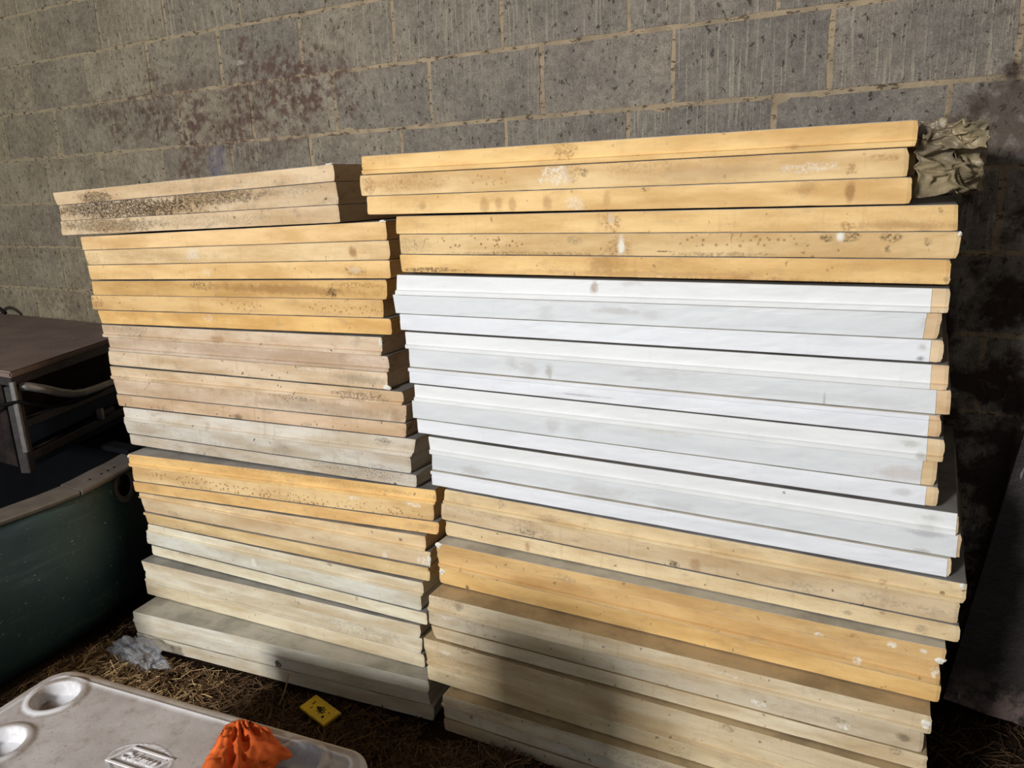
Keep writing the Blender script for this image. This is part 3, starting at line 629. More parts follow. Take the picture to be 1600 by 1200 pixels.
FEAT = {(0, 0, 0): 'with rounded left corner', (0, 0, 1): 'with black crazed mould', (0, 0, 2): 'with dark left half', (0, 1, 0): 'chipped white at right corner', (0, 1, 2): 'with a knotty bruise',
        (0, 2, 0): 'with long brown scorch streak', (0, 2, 1): 'with brown spots', (0, 3, 2): 'with torn white right corner', (0, 4, 1): 'with black scribbled scuff', (0, 5, 0): 'with gouged right corner', (0, 5, 2): 'finely speckled black',
        (0, 6, 1): 'with rows of brown dots', (0, 7, 1): 'with torn white right end', (0, 10, 0): 'with exposed pale top', (1, 0, 1): 'with white rubbed patch', (1, 0, 2): 'with faint drip marks', (1, 1, 1): 'with mould spots and white gash',
        (1, 1, 2): 'dirty along bottom edge', (1, 2, 0): 'with small brown drip', (1, 3, 1): 'with grey wipe marks', (1, 3, 2): 'with thin dark scratch', (1, 5, 0): 'with long overhanging right end',
        (1, 6, 1): 'with dark knot and gash', (1, 7, 0): 'with torn white corners', (1, 8, 1): 'with two white scars', (1, 8, 0): 'with crumbled right end'}
count = {0: 0, 1: 0}; BOARDS = {}
for idx, (side, ln, bds) in enumerate(TAB):
    sd = 0 if side == 'left' else 1; bi = count[sd]; count[sd] += 1
    XL, YL, XR, YR = ln; e = Vector((XR-XL, YR-YL)).normalized(); rot = math.atan2(e.y, e.x)
    cols, grime, word = (LB if sd == 0 else RB)[bi]
    white = sd == 1 and 2 <= bi <= 5
    for j, c in enumerate(bds):
        s = [(c[q]-XL)/e.x for q in (0, 2, 4, 6)]; z = [c[q] for q in (1, 3, 5, 7)]  # TL TR BR BL
        zb0 = min(z[3], z[2]); orig = Vector((XL, YL, zb0))
        seed = sd*40+bi*3+j+1
        st = [t[3:] for t in STAINS if t[0] == sd and t[1] == bi and t[2] == j]
        mfoam = foam_material('%s_foam' % word.replace(' ', '_').replace('-', '_'), cols[j], grime, [] if white else st)
        lip = LIP.get((sd, bi, j)); mid = (j == 1)
        zbr = (z[3]-zb0, z[2]-zb0); ztr = (z[0]-zb0-.0008, z[1]-zb0-.0008)
        # heights are given at the measured corners; extend the lines to the ends of the board
        depth = min(.585, 2.165-max(YL, YR)) if sd == 0 else min(.585, 2.16-max(YL, YR))
        if sd == 0 and bi >= 6: depth = .585
        root = bpy.data.objects.new('foam_board', None); COL.objects.link(root); root.location = orig; root.rotation_euler = (0, 0, rot)
        me, V = board_mesh(seed, 0, zbr, ztr, s[3], s[2], s[0], s[1], lip, mid, depth); set_uv(me, V, zb0)
        core = link('foam_core', me, mfoam, root)
        # thin facing sheet on top
        lo = (s[0]+.004, s[1]-.004); y0 = (-.003 if lip == 'high' else .0025 if mid else .0)+.0006
        V2 = []; F2 = []
        for t in range(13):
            a = t/12; x = lo[0]+(lo[1]-lo[0])*a; f = (x-s[3])/(s[2]-s[3]); f = min(max(f, 0), 1); zz = ztr[0]+(ztr[1]-ztr[0])*f
            yy = y0+.0012*nz(x*30, seed, 9)
            V2 += [(x, yy, zz-.0002), (x, yy, zz+.0006), (x, depth-.002, zz+.0006), (x, depth-.002, zz-.0002)]
        for t in range(12):
            for q in range(4): F2.append((t*4+q, t*4+(q+1) % 4, t*4+4+(q+1) % 4, t*4+4+q))
        F2 += [(3, 2, 1, 0), (48, 49, 50, 51)]
        mf = M_fpale if (white and j > 0) or (sd == 0 and bi == 10) or (sd == 1 and bi in (7,)) else M_ftan if (sd == 1 and bi >= 8) else M_fgrey
        link('facing', mesh('facing', V2, [f[::-1] for f in F2]), mf, root)
        if white:
            ms = foam_material('white_edge_strip', [(238, 240, 240), (222, 225, 228), (236, 238, 243)][j], grime, st, True)
            stop = [.030, .026, .022][j]+.006*nz(seed, 2, 3) if bi < 5 else (.004 if j == 0 else .008)
            me, V = board_mesh(seed, 0, zbr, ztr, s[3], s[2], s[0], s[1], lip, mid, depth, sheet=(.004, stop)); set_uv(me, V, zb0)
            tag(link('edge_strip', me, ms, root), 'white strip glued along the board edge')
        feat = FEAT.get((sd, bi, j), '')
        where = ('%s bundle of the %s stack' % (ORD[bi], side)) if bi else 'top bundle of the %s stack' % side
        lab = '%s %s foam board %s, %s' % (POS[j], word, feat, where) if feat else '%s %s foam board in the %s' % (POS[j], word, where)
        tag(root, lab, 'board', 'foam boards in the %s stack' % side)
        BOARDS[(sd, bi, j)] = (root, s, z, zb0, depth)
# torn white foam crumbs stuck at broken corners (parts of their boards)
def lump(seed, rx, ry, rz, sub=2):
    bm = bmesh.new(); bmesh.ops.create_icosphere(bm, subdivisions=sub, radius=1)
    for v in bm.verts:
        p = v.co.copy(); d = 1+.45*nz(p.x*1.7+seed, p.y*1.7, p.z*1.7)+.25*nz(p.x*5, p.y*5+seed, p.z*5)
        v.co = Vector((p.x*rx*d, p.y*ry*d, p.z*rz*d))
    return bm_mesh('torn_edge', bm)
for (key, right, vv, rx, rz, dx) in (((0, 1, 0), 1, 1, .012, .004, -.010), ((0, 3, 0), 1, .7, .006, .014, -.006), ((0, 3, 2), 1, .12, .014, .009, -.006), ((0, 7, 1), 1, .4, .006, .02, -.004), ((1, 6, 0), 1, .85, .007, .008, -.010),
                                   ((1, 7, 0), 0, .8, .010, .010, .008), ((1, 7, 0), 1, .15, .010, .008, -.010), ((1, 7, 2), 0, .75, .010, .009, .010), ((1, 8, 0), 1, .5, .012, .014, -.010), ((1, 1, 1), 1, .9, .004, .006, -.004),
                                   ((0, 0, 0), 1, 1, .016, .003, -.012), ((0, 6, 0), 0, .8, .004, .007, .003)):
    root, s, z, zb0, depth = BOARDS[key]
    x = (s[1] if right else s[0])+dx; zz = ((z[2] if right else z[3])*(1-vv)+(z[1] if right else z[0])*vv)-zb0
    o = link('torn_edge', lump(key[0]*7+key[1]*3+key[2], rx*.85, .004, rz*.85), M_torn, root, (x, .001, zz)); o['label'] = 'white torn foam at the corner'
# faint stamped letters on the lowest left board
M_stamp = simple('grey_stamp_ink', lin(118, 116, 100), .9, .1)
def text_mesh(body, size, ext, shear=0.0, bold=0.0):
    cu = bpy.data.curves.new('text', 'FONT'); cu.body = body; cu.size = size; cu.extrude = ext; cu.shear = shear; cu.offset = bold
    cu.align_x = 'CENTER'; cu.align_y = 'CENTER'; cu.resolution_u = 3
    o = bpy.data.objects.new('t', cu); COL.objects.link(o); bpy.context.view_layer.update()
    me = bpy.data.meshes.new_from_object(o.evaluated_get(bpy.context.evaluated_depsgraph_get())); bpy.data.objects.remove(o); return me
root, s, z, zb0, depth = BOARDS[(0, 10, 1)]
me = text_mesh('fb', .030, .0004, 0, .0006); o = link('stamp', me, M_stamp, root, (.577, .0015, .022)); o.rotation_euler = (math.pi/2, 0, 0)

# ------------------------------------------------------------------ crumpled wrap bunched at the end of the top right bundle
def crumple(name, cx, cy, cz, rx, ry, rz, seed, amp=.35, sub=5, fr=2.2, flat=None):
    bm = bmesh.new(); bmesh.ops.create_icosphere(bm, subdivisions=sub, radius=1)
    for v in bm.verts:
        p = v.co.copy()
        n1 = abs(nz(p.x*fr+seed, p.y*fr, p.z*fr)); n2 = abs(nz(p.x*fr*2.3, p.y*fr*2.3+seed, p.z*fr*2.3)); n3 = nz(p.x*fr*6, p.y*fr*6, p.z*fr*6+seed)
        d = 1-amp*(1-2.2*n1)*.8-amp*.7*(1-2.5*n2)*.5+amp*.12*n3
        q = Vector((math.copysign(abs(p.x)**.75, p.x)*rx, math.copysign(abs(p.y)**.75, p.y)*ry, math.copysign(abs(p.z)**.75, p.z)*rz))*d
        q += Vector((cx, cy, cz))
        if flat is not None and q.z < flat: q.z = flat+(q.z-flat)*.02
        v.co = q
    return bm_mesh(name, bm, True)
k = NT('crumpled_wrap'); o_ = k.obj()
c = k.mix(k.ramp(k.noise(o_, 18, 4), .35, .65), lin(164, 148, 116), lin(118, 106, 86))
M_wrap = k.done(c, .38, k.bump(k.noise(o_, 60, 4, .7), .5, .004), .5)
def fold_sheet(name, w, h, seed, amp):
    """a sheet of film gathered into vertical and diagonal folds, in local y (width) and z (height), standing out along x"""
    nu, nv = 70, 50; V = []; F = []
    for j in range(nv+1):
        for i in range(nu+1):
            a, b = i/nu, j/nv
            y = (a-.5)*w; z = (b-.5)*h
            f1 = 1-2.4*abs(nz(a*2.6+seed, b*3.2+a*1.5, seed)); f2 = 1-2.2*abs(nz(a*6, b*7+seed, 2+a*3)); f3 = nz(a*16, b*16, seed)
            e = .35+.65*math.sin(math.pi*min(max(a, .02), .98))
            x = amp*(.55+.6*f1+.30*f2+.08*f3)*e
            V.append((x, y+.010*nz(a*5, b*5, seed+3), z+.012*nz(a*5, b*5, seed+7)+(.010 if b > .9 else 0)*nz(a*9, 1, seed)))
    for j in range(nv):
        for i in range(nu): q = j*(nu+1)+i; F.append((q, q+1, q+nu+2, q+nu+1))
    return mesh(name, V, F, True)
wr = link('crumpled_wrap', fold_sheet('crumpled_wrap', .40, .125, 2.3, .050), M_wrap, None, (.008, 1.85, 1.474))
md = wr.modifiers.new('thick', 'SOLIDIFY'); md.thickness = .0015
tag(wr, 'crumpled tan plastic wrap bunched at right end of the topmost golden boards', 'plastic wrap')
fl = link('wrap_end', fold_sheet('wrap_end', .20, .11, 7.7, .040), M_wrap, wr, (.0, -.16, -.004), math.radians(-35))
md = fl.modifiers.new('thick', 'SOLIDIFY'); md.thickness = .0015
fl = link('wrap_flap', fold_sheet('wrap_flap', .11, .045, 5.1, .012), M_wrap, wr, (.006, -.215, .040), math.radians(-80))
md = fl.modifiers.new('thick', 'SOLIDIFY'); md.thickness = .0015

# ------------------------------------------------------------------ green boat
k = NT('green_hull'); P = k.obj()
c = k.mix(k.ramp(k.noise(P, 4, 5, .6), .3, .7), lin(52, 76, 75), lin(40, 62, 70))
c = k.mix(k.ramp(k.noise(k.vmath('MULTIPLY', P, (10, 3, 26)), 1, 4, .65), .55, .68, 0, .45), c, lin(74, 94, 92))
c = k.mix(k.ramp(k.noise(P, 90, 3, .6), .68, .72, 0, .7), c, lin(190, 196, 190))
c = k.mix(k.ramp(k.noise(P, 25, 5, .7), .6, .75, 0, .5), c, lin(34, 54, 60))
M_hull = k.done(c, .5, k.bump(k.noise(P, 45, 4, .7), .45, .004), .4)
M_inner = simple('boat_inside', lin(12, 14, 19), .85, .15, bscale=30)
M_gun = simple('grey_gunwale', lin(118, 110, 102), .6, .3, var=.2, scale=18, bump=.3, bscale=90)
M_black = simple('black_rubber', lin(14, 14, 16), .8, .2)
def interp(tb, y):
    for (a, xa), (b, xb) in zip(tb, tb[1:]):
        if y <= b: t = max(0, (y-a)/(b-a)); return xa+(xb-xa)*t
    return tb[-1][1]
FLR = [(-.9, -2.50), (-.3, -2.41), (.4, -2.385), (1.0, -2.385), (1.2, -2.39), (1.36, -2.41), (1.5, -2.45), (1.64, -2.505), (1.85, -2.60), (2.12, -2.74)]
RIM = [(-.9, -2.46), (-.3, -2.37), (.4, -2.345), (1.1, -2.345), (1.25, -2.338), (1.36, -2.345), (1.56, -2.40), (1.7, -2.46), (1.85, -2.53), (2.12, -2.67)]
CX = -2.95; ZR = .548
Ys = [-.9+3.02*i/60 for i in range(61)]
boat = bpy.data.objects.new('boat', None); COL.objects.link(boat); boat.location = (CX, .6, 0)
tag(boat, 'dark green open boat with grey gunwale left of the foam stacks', 'boat')
V = []; F = []
prof = []
for y in Ys:
    fx = interp(FLR, y); rx = interp(RIM, y); row = []
    for t in range(9):
        a = t/8; x = fx+(rx-fx)*a+.022*math.sin(math.pi*min(a*1.05, 1)); z = .02+(ZR-.02)*a
        if t == 0: x -= .03; z = .018
        row.append((x+.002*nz(y*6, z*6, 1), z))
    full = row[::-1]; half = [(CX-.4*0, .012)]
    left = [(2*CX-x, z) for x, z in row]
    ring = full+[(CX, .012)]+left
    for x, z in ring: V.append((x-CX, y-.6, z))
m_ = len(ring)
for i in range(60):
    for j in range(m_-1):
        a = i*m_+j; F.append((a, a+1, a+m_+1, a+m_))
F.append(tuple(range(m_))); F.append(tuple(60*m_+j for j in range(m_))[::-1])
hull = link('hull', mesh('hull', V, F, True), M_hull, boat); hull.data.materials.append(M_inner)
md = hull.modifiers.new('thick', 'SOLIDIFY'); md.thickness = .012; md.offset = -1; md.material_offset = 1
def rail_mesh(y0, y1, inn, out, flip):
    V = []; F = []; N = 24
    for i in range(N+1):
        y = y0+(y1-y0)*i/N; x = interp(RIM, y); wdt = inn*(.8+.2*min(max((y-1.0)/.5, 0), 1))
        for dx, z in ((out-.006, ZR-.004), (out-.002, ZR+.006), (out-.006, ZR+.012), (-wdt, ZR+.014), (-wdt, ZR-.004), (-.02, ZR-.006)):
            xx = x+dx
            if flip: xx = 2*CX-xx
            V.append((xx-CX, y-.6, z+.0015*nz(y*8, dx*9, 2)))
    for i in range(N):
        for j in range(6): a = i*6+j; b = i*6+(j+1) % 6; F.append((a, b, b+6, a+6))
    F += [tuple(range(6))[::-1], tuple(N*6+j for j in range(6))]
    bm = bmesh.new(); me = mesh('g', V, F); bm.from_mesh(me); return bm_mesh('gunwale', bm)
link('gunwale', rail_mesh(-.9, 1.345, .095, .012, False), M_gun, boat)
link('gunwale', rail_mesh(1.350, 2.12, .105, .016, False), M_gun, boat)
link('gunwale', rail_mesh(-.9, 2.12, .095, .012, True), M_gun, boat)
# carrying hole, a black disc for its shaded opening, with its worn grey plate near the end of the side
hy, hz_ = 1.535, .500; hx = interp(RIM, hy)+.004
V = []; F = []
def ell(n, ry, rz, dx):
    out = []
    for q in range(n):
        a = 2*math.pi*q/n; yy = hy+ry*math.cos(a); zz = hz_+rz*math.sin(a)
        tt = (zz-.02)/(ZR-.02); xx = interp(FLR, yy)*(1-tt)+interp(RIM, yy)*tt+.022*math.sin(math.pi*min(tt*1.05, 1))+dx
        out.append((xx-CX, yy-.6, min(zz, ZR-.008)))
    return out
A = ell(24, .048, .062, .004); B = ell(24, .034, .044, .006); C_ = ell(24, .030, .040, .001)
link('hole_plate', mesh('hole_plate', A+B+C_, [(i, (i+1) % 24, 24+(i+1) % 24, 24+i) for i in range(24)]+[(24+i, 24+(i+1) % 24, 48+(i+1) % 24, 48+i) for i in range(24)], True), M_gun, boat)
link('carry_hole_shade', mesh('carry_hole_shade', C_+[(p[0]+.0015, p[1], p[2]) for p in ell(24, .001, .001, .0)][:1], [(i, (i+1) % 24, 24) for i in range(24)]), M_black, boat)
for y in (1.66, 1.96):
    bm = bmesh.new(); x = interp(RIM, y)-.05
    add_box(bm, (2*CX-x-CX, y-.03-.6, ZR+.0145), (x-CX, y+.03-.6, ZR+.034), .004); link('thwart', bm_mesh('thwart', bm), M_inner, boat)
for (y, z) in ((1.50, ZR+.0125), (1.47, ZR+.0125), (1.53, ZR+.0125), (1.42, ZR+.0125)):
    bm = bmesh.new(); bmesh.ops.create_cone(bm, cap_ends=True, segments=8, radius1=.004, radius2=.003, depth=.003)
    link('rivet', bm_mesh('rivet', bm), M_black, boat, (interp(RIM, y)-.03-CX-.01*(y*37 % 1), y-.6, z+.002))

# ------------------------------------------------------------------ old metal equipment box lying across the boat
k = NT('brown_lid'); P = k.obj()
c = k.mix(k.ramp(k.noise(P, 6, 4), .3, .7), lin(132, 115, 107), lin(116, 100, 93))
c = k.mix(k.ramp(k.noise(P, 40, 2, .5), .70, .73, 0, .8), c, lin(26, 24, 26))
c = k.mix(k.ramp(k.noise(P, 75, 2, .5), .73, .75, 0, .8), c, lin(200, 196, 190))
M_lid = k.done(c, .72, k.bump(k.noise(P, 60, 4, .7), .4, .003), .3)
M_frame = simple('dark_painted_steel', lin(60, 55, 56), .45, .45, var=.35, scale=20, bump=.5, bscale=80)
M_deep = simple('dark_rusty_panel', lin(44, 35, 33), .8, .2, var=.4, scale=14, col2=lin(18, 15, 16))
M_blue = simple('dark_blue_panel', lin(34, 48, 70), .6, .3, var=.4, scale=9)
M_tube = simple('worn_steel_tube', lin(150, 146, 144), .32, .6, .5, var=.3, scale=25)
A0 = Vector((-2.585, 1.335)); sd_ = Vector((-.40, .917)).normalized(); on = Vector((sd_.y, -sd_.x))
ZB = .5845
cart = bpy.data.objects.new('equipment_box', None); COL.objects.link(cart); cart.location = (A0.x, A0.y, ZB)
tag(cart, 'dark steel box with brown lid and bent tube handle, lying over the green boat', 'equipment')
LS = .78
def SP(s, out, z): p = sd_*s+on*out; return Vector((p.x, p.y, z-ZB))
def sbox(name, s0, s1, o0, o1, z0, z1, m, bev=.003, zr=None):
    """box along the side; zr raises the far end"""
    bm = bmesh.new(); vs = add_box(bm, (s0, o0, z0), (s1, o1, z1), bev)
    for v in bm.verts:
        s, o, z = v.co; v.co = SP(s, o, z+(zr or 0)*(s-s0))
    return link(name, bm_mesh(name, bm), m, cart)
top = [SP(-.012, .014, 0), SP(LS, .014, 0), Vector((-1.52, .78, 0)), Vector((-1.40, .02, 0))]
def prism(name, poly, z0, z1, m, bev=.006):
    bm = bmesh.new(); a = [bm.verts.new((p.x, p.y, z0-ZB)) for p in poly]; b = [bm.verts.new((p.x, p.y, z1-ZB)) for p in poly]
    n = len(poly); bm.faces.new(a[::-1]); bm.faces.new(b)
    for i in range(n): bm.faces.new((a[i], a[(i+1) % n], b[(i+1) % n], b[i]))
    bmesh.ops.bevel(bm, geom=list(bm.edges), offset=bev, segments=2, affect='EDGES')
    return link(name, bm_mesh(name, bm), m, cart)
prism('lid', top, .914, .936, M_lid)
prism('lid_lip', [SP(0, .004, 0), SP(LS, .004, 0), Vector((-1.50, .77, 0)), Vector((-1.38, .03, 0))], .885, .9135, M_frame, .002)
prism('inner_panel', [SP(.02, -.05, 0), SP(LS-.02, -.05, 0), Vector((-1.48, .74, 0)), Vector((-1.36, .05, 0))], .60, .884, M_deep, .002)
for s in (0, LS-.03): sbox('corner_post', s, s+.035, -.03, .004, ZB, .884, M_frame)
sbox('corner_flange', -.004, .008, -.004, .012, .66, .90, M_tube, .001)
sbox('side_rail', .03, LS, -.03, .006, .735, .762, M_frame, .003, -.02)
sbox('side_rail', .03, LS, -.03, .004, .62, .65, M_frame, .003)
sbox('blue_strip', .035, LS, -.028, -.012, .672, .728, M_blue, .001)
sbox('blue_strip', .035, LS, -.028, -.016, ZB+.006, .618, M_blue, .001)
sbox('latch', .42, .50, -.012, .008, .655, .675, M_frame, .002)
sbox('latch', .41, .425, -.012, .012, .645, .69, M_tube, .002)
pts = []
for s, o, z in ((.03, .0, .878), (.05, .022, .872), (.10, .036, .850), (.16, .044, .822), (.22, .048, .800), (.28, .05, .790), (.36, .05, .786), (.48, .05, .784), (.62, .05, .780), (.74, .045, .776), (.77, .01, .776)):
    pts.append(SP(s, o, z))
link('tube_handle', tube_mesh('tube_handle', pts, .0145, 12), M_tube, cart)
pts = [SP(-.06, -.2, .80), SP(.0, .016, .835), SP(.06, .022, .805), SP(.14, .022, .775), (SP(.24, .02, .76)), SP(.40, .016, .755), SP(.55, .012, .768)]
link('cable', tube_mesh('cable', pts, .006, 8), M_black, cart)
pts = [Vector((-1.56+.18*t, .755+.0*t, .937-ZB+.032*math.sin(math.pi*t)+.006)) for t in [i/12 for i in range(13)]]
link('lid_strap', tube_mesh('lid_strap', pts, .009, 8), M_deep, cart)

# ------------------------------------------------------------------ dark sheet leaning on the wall at the right
k = NT('dark_scuffed_sheet'); P = k.obj()
c = k.mix(k.ramp(k.noise(P, 5, 5, .65), .35, .7), lin(44, 38, 36), lin(33, 28, 27))
lowm = k.noise(P, 13, 5, .7)
sz = k.new('ShaderNodeSeparateXYZ'); k.set(sz.inputs[0], P)
m = k.math('MULTIPLY', k.ramp(sz.outputs[2], .03, .14, 1, 0), k.ramp(lowm, .42, .6))
c = k.mix(k.math('MULTIPLY', m, .8), c, lin(116, 98, 92))
c = k.mix(k.ramp(k.noise(k.vmath('MULTIPLY', P, (40, 40, 9)), 1, 3, .6), .70, .73, 0, .6), c, lin(150, 150, 152))
M_sheet = k.done(c, .5, k.bump(k.noise(P, 30, 5, .7), .5, .006), .4)
bm = bmesh.new(); nxs, nzs = 14, 24; W_, H_ = .72, 1.25
vg = [[bm.verts.new((W_*i/nxs, .003*nz(i*.6, j*.6, 4), H_*j/nzs+(.012*nz(i*1.1, 3, 8) if j == 0 else 0))) for i in range(nxs+1)] for j in range(nzs+1)]
for j in range(nzs):
    for i in range(nxs): bm.faces.new((vg[j][i], vg[j][i+1], vg[j+1][i+1], vg[j+1][i]))
sh = link('leaning_sheet', bm_mesh('leaning_sheet', bm), M_sheet)
md = sh.modifiers.new('thick', 'SOLIDIFY'); md.thickness = .022; md.offset = 0
sh.matrix_world = Matrix.Translation((.128, 2.03, .128)) @ Matrix.Rotation(math.radians(8.2), 4, 'Y') @ Matrix.Rotation(math.radians(-5.5), 4, 'X')
tag(sh, 'dark scuffed sheet leaning on the wall right of the foam stack', 'sheet')

# ------------------------------------------------------------------ white cool box lid-up in the foreground
CL, CW, CH = .85, .345, .42; crot = math.atan2(.088, .84)
cooler = bpy.data.objects.new('cooler', None); COL.objects.link(cooler)
cu_, cv_ = Vector((math.cos(crot), math.sin(crot))), Vector((-math.sin(crot), math.cos(crot)))
far_left = Vector((-1.684, .859)); cor = far_left-cv_*CW
CG = gz(-1.25, .75)+.012
cooler.location = (cor.x, cor.y, CG); cooler.rotation_euler = (0, 0, crot)
tag(cooler, 'dirty white cool box with cup holders and raised oval badge on the lid', 'cooler')
k = NT('dirty_white_plastic'); P = k.obj(); U = P
c = k.mix(k.ramp(k.noise(P, 7, 5, .65), .3, .72), lin(198, 192, 190), lin(172, 165, 162))
c = k.mix(k.ramp(k.noise(P, 24, 6, .75), .5, .68, 0, .55), c, lin(150, 138, 126))
c = k.mix(k.ramp(k.noise(P, 120, 3, .6), .66, .72, 0, .6), c, lin(116, 102, 88))
sp = k.new('ShaderNodeSeparateXYZ'); k.set(sp.inputs[0], P)
edge = k.ramp(k.math('ADD', sp.outputs[1], k.math('MULTIPLY', k.math('SUBTRACT', k.noise(P, 14, 4), .5), .05)), CW-.035, CW-.003)
c = k.mix(k.math('MULTIPLY', edge, .7), c, lin(150, 128, 98))
at = k.new('ShaderNodeAttribute'); at.attribute_name = 'clean_lit'  # clean plastic, plus light painted on ridges and in the cups
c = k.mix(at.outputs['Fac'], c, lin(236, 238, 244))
at2 = k.new('ShaderNodeAttribute'); at2.attribute_name = 'mud_shade'  # mud, plus shade painted inside the cups
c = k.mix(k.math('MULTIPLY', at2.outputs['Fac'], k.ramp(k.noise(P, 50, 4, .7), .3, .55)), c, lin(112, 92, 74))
M_cool = k.done(c, .55, k.bump(k.noise(k.vmath('MULTIPLY', P, (1, 1, 1)), 110, 4, .7), .35, .0015), .35)
cups = [(.091, CW-.090), (.119, CW-.236), (.712, CW-.0765), (.735, CW-.236)]
LU, LV = .425, CW-.172
def sst(a, b, x): t = min(max((x-a)/(b-a), 0), 1); return t*t*(3-2*t)
def rrdist(x, y, r=.06):
    """distance inside a rounded rectangle"""
    qx = abs(x-CL/2)-(CL/2-r); qy = abs(y-CW/2)-(CW/2-r)
    return r-(math.hypot(max(qx, 0), max(qy, 0))+min(max(qx, qy), 0))
def lid_h(x, y):
    d = rrdist(x, y); fil = .016
    h = 0.0
    if d < fil: h -= fil-math.sqrt(max(fil*fil-(fil-d)**2, 0))
    h += .0028*math.exp(-((d-.030)/.0028)**2)-.0012*sst(.034, .040, d)
    cl = .75*math.exp(-((d-.030)/.0030)**2) if d < .05 else 0; mud_shade = 0  # rim ridge highlight painted as a lighter line
    if d < .012: cl = .15
    for i, (cx, cy) in enumerate(cups):
        r = math.hypot(x-cx, y-cy)
        h += .0045*(sst(.068, .056, r) if r > .05 else 1)*(1)
        h -= .030*sst(.049, .040, r)
        if r < .036: h += .0
        cl = max(cl, .9*sst(.052, .046, r)*sst(-.01, .012, (y-cy)+.3*(x-cx))) if i != 1 else max(cl, .9*sst(.052, .046, r))  # far side of the cup painted lighter, as if lit
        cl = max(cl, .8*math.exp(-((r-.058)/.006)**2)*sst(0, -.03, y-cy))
        if r < .040: mud_shade = max(mud_shade, .85*sst(.010, -.012, (y-cy)+.3*(x-cx)))  # near half of the cup floor darkened as painted shade
        if .040 < r < .05: mud_shade = max(mud_shade, .25)
        mud_shade = max(mud_shade, .5*math.exp(-((r-.066)/.004)**2))
    # oval badge: ridge and slightly sunk field
    e = math.hypot((x-LU)/.068, (y-LV)/.040)
    h += .0022*math.exp(-((e-1)/.035)**2)-.0012*sst(1, .95, e); cl = max(cl, .8*math.exp(-((e-1)/.03)**2)); mud_shade = max(mud_shade, .35*math.exp(-((e-1.0)/.10)**2)*(1 if cl < .4 else 0))
    mud_shade = max(mud_shade, .7*math.exp(-(((x-.165)/.03)**2+((y-(CW-.29))/.03)**2)), .5*math.exp(-(((x-.10)/.012)**2+((y-(CW-.020))/.006)**2)))
    h += .0004*nz(x*25, y*25, 3)
    return h, cl, mud_shade
nu, nv = 300, 124; V = []; F = []; CLEAN_LIT = []; MUD_SHADE = []
for j in range(nv+1):
    tj = j/nv; y = CW*(.5-.5*math.cos(math.pi*tj))*.25+CW*tj*.75
    dd = min(y, CW-y); r = .06; ins = 0 if dd >= r else r-math.sqrt(max(r*r-(r-dd)**2, 0))
    for i in range(nu+1):
        ti = i/nu; t2 = (.5-.5*math.cos(math.pi*ti))*.2+ti*.8
        x = ins+(CL-2*ins)*t2; h, cl, mu = lid_h(x, y); V.append((x, y, CH+h)); CLEAN_LIT.append(cl); MUD_SHADE.append(mu)
for j in range(nv):
    for i in range(nu): a = j*(nu+1)+i; F.append((a, a+1, a+nu+2, a+nu+1))
per = [i for i in range(nu+1)]+[j*(nu+1)+nu for j in range(1, nv+1)]+[nv*(nu+1)+i for i in range(nu-1, -1, -1)]+[j*(nu+1) for j in range(nv-1, 0, -1)]
b0 = len(V)
for zz, off in ((CH-.05, 0), (CH-.052, .004)):
    for p in per:
        x, y, _ = V[p]; dx, dy = x-CL/2, y-CW/2; L = math.hypot(dx, dy); V.append((x-dx/L*off, y-dy/L*off, zz)); CLEAN_LIT.append(.1); MUD_SHADE.append(.1)
n = len(per)
for q in range(n):
    q2 = (q+1) % n; F.append((per[q2], per[q], b0+q, b0+q2)); F.append((b0+q2, b0+q, b0+n+q, b0+n+q2))
me = mesh('lid', V, F, True)
for nm, dat in (('clean_lit', CLEAN_LIT), ('mud_shade', MUD_SHADE)):
    at = me.attributes.new(nm, 'FLOAT', 'POINT'); at.data.foreach_set('value', dat)
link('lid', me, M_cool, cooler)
def rr_prism(name, x0, y0, x1, y1, z0, z1, r, m, taper=0.0):
    V = []; F = []; pts = []
    for (cx, cy, a0) in ((x1-r, y0+r, -90), (x1-r, y1-r, 0), (x0+r, y1-r, 90), (x0+r, y0+r, 180)):
        for q in range(9): a = math.radians(a0+90*q/8); pts.append((cx+r*math.cos(a), cy+r*math.sin(a)))
    n = len(pts)
    for z, s in ((z0, 1-taper), (z1, 1)):
        for x, y in pts: V.append(((x-CL/2)*s+CL/2, (y-CW/2)*s+CW/2, z))
    F = [tuple(range(n))[::-1], tuple(range(n, 2*n))]+[(i, (i+1) % n, n+(i+1) % n, n+i) for i in range(n)]
    return link(name, mesh(name, V, F), m, cooler)
rr_prism('body', .008, .008, CL-.008, CW-.008, 0, CH-.0525, .055, M_cool, .05)
M_raise = simple('raised_white_plastic', lin(228, 226, 228), .5, .35, var=.08, scale=60, bump=.05)
# slanted frame and lettering of the badge
def para(w, h, sh): return [Vector((-w-sh, -h)), Vector((w-sh, -h)), Vector((w+sh, h)), Vector((-w+sh, h))]
bm = bmesh.new(); o1 = para(.052, .0235, .011); o2 = para(.0475, .0200, .0095); zt_ = .0026
for (A_, B_) in ((o1, o2),):
    va = [bm.verts.new((p.x, p.y, zt_)) for p in A_]; vb = [bm.verts.new((p.x, p.y, zt_)) for p in B_]
    wa = [bm.verts.new((p.x, p.y, -.001)) for p in A_]; wb = [bm.verts.new((p.x, p.y, -.001)) for p in B_]
    for i in range(4):
        k2 = (i+1) % 4; bm.faces.new((va[i], va[k2], vb[k2], vb[i])); bm.faces.new((wa[i], wa[k2], va[k2], va[i])); bm.faces.new((vb[i], vb[k2], wb[k2], wb[i])); bm.faces.new((wa[k2], wa[i], wb[i], wb[k2]))
link('badge_frame', bm_mesh('badge_frame', bm), M_raise, cooler, (LU, LV, CH))
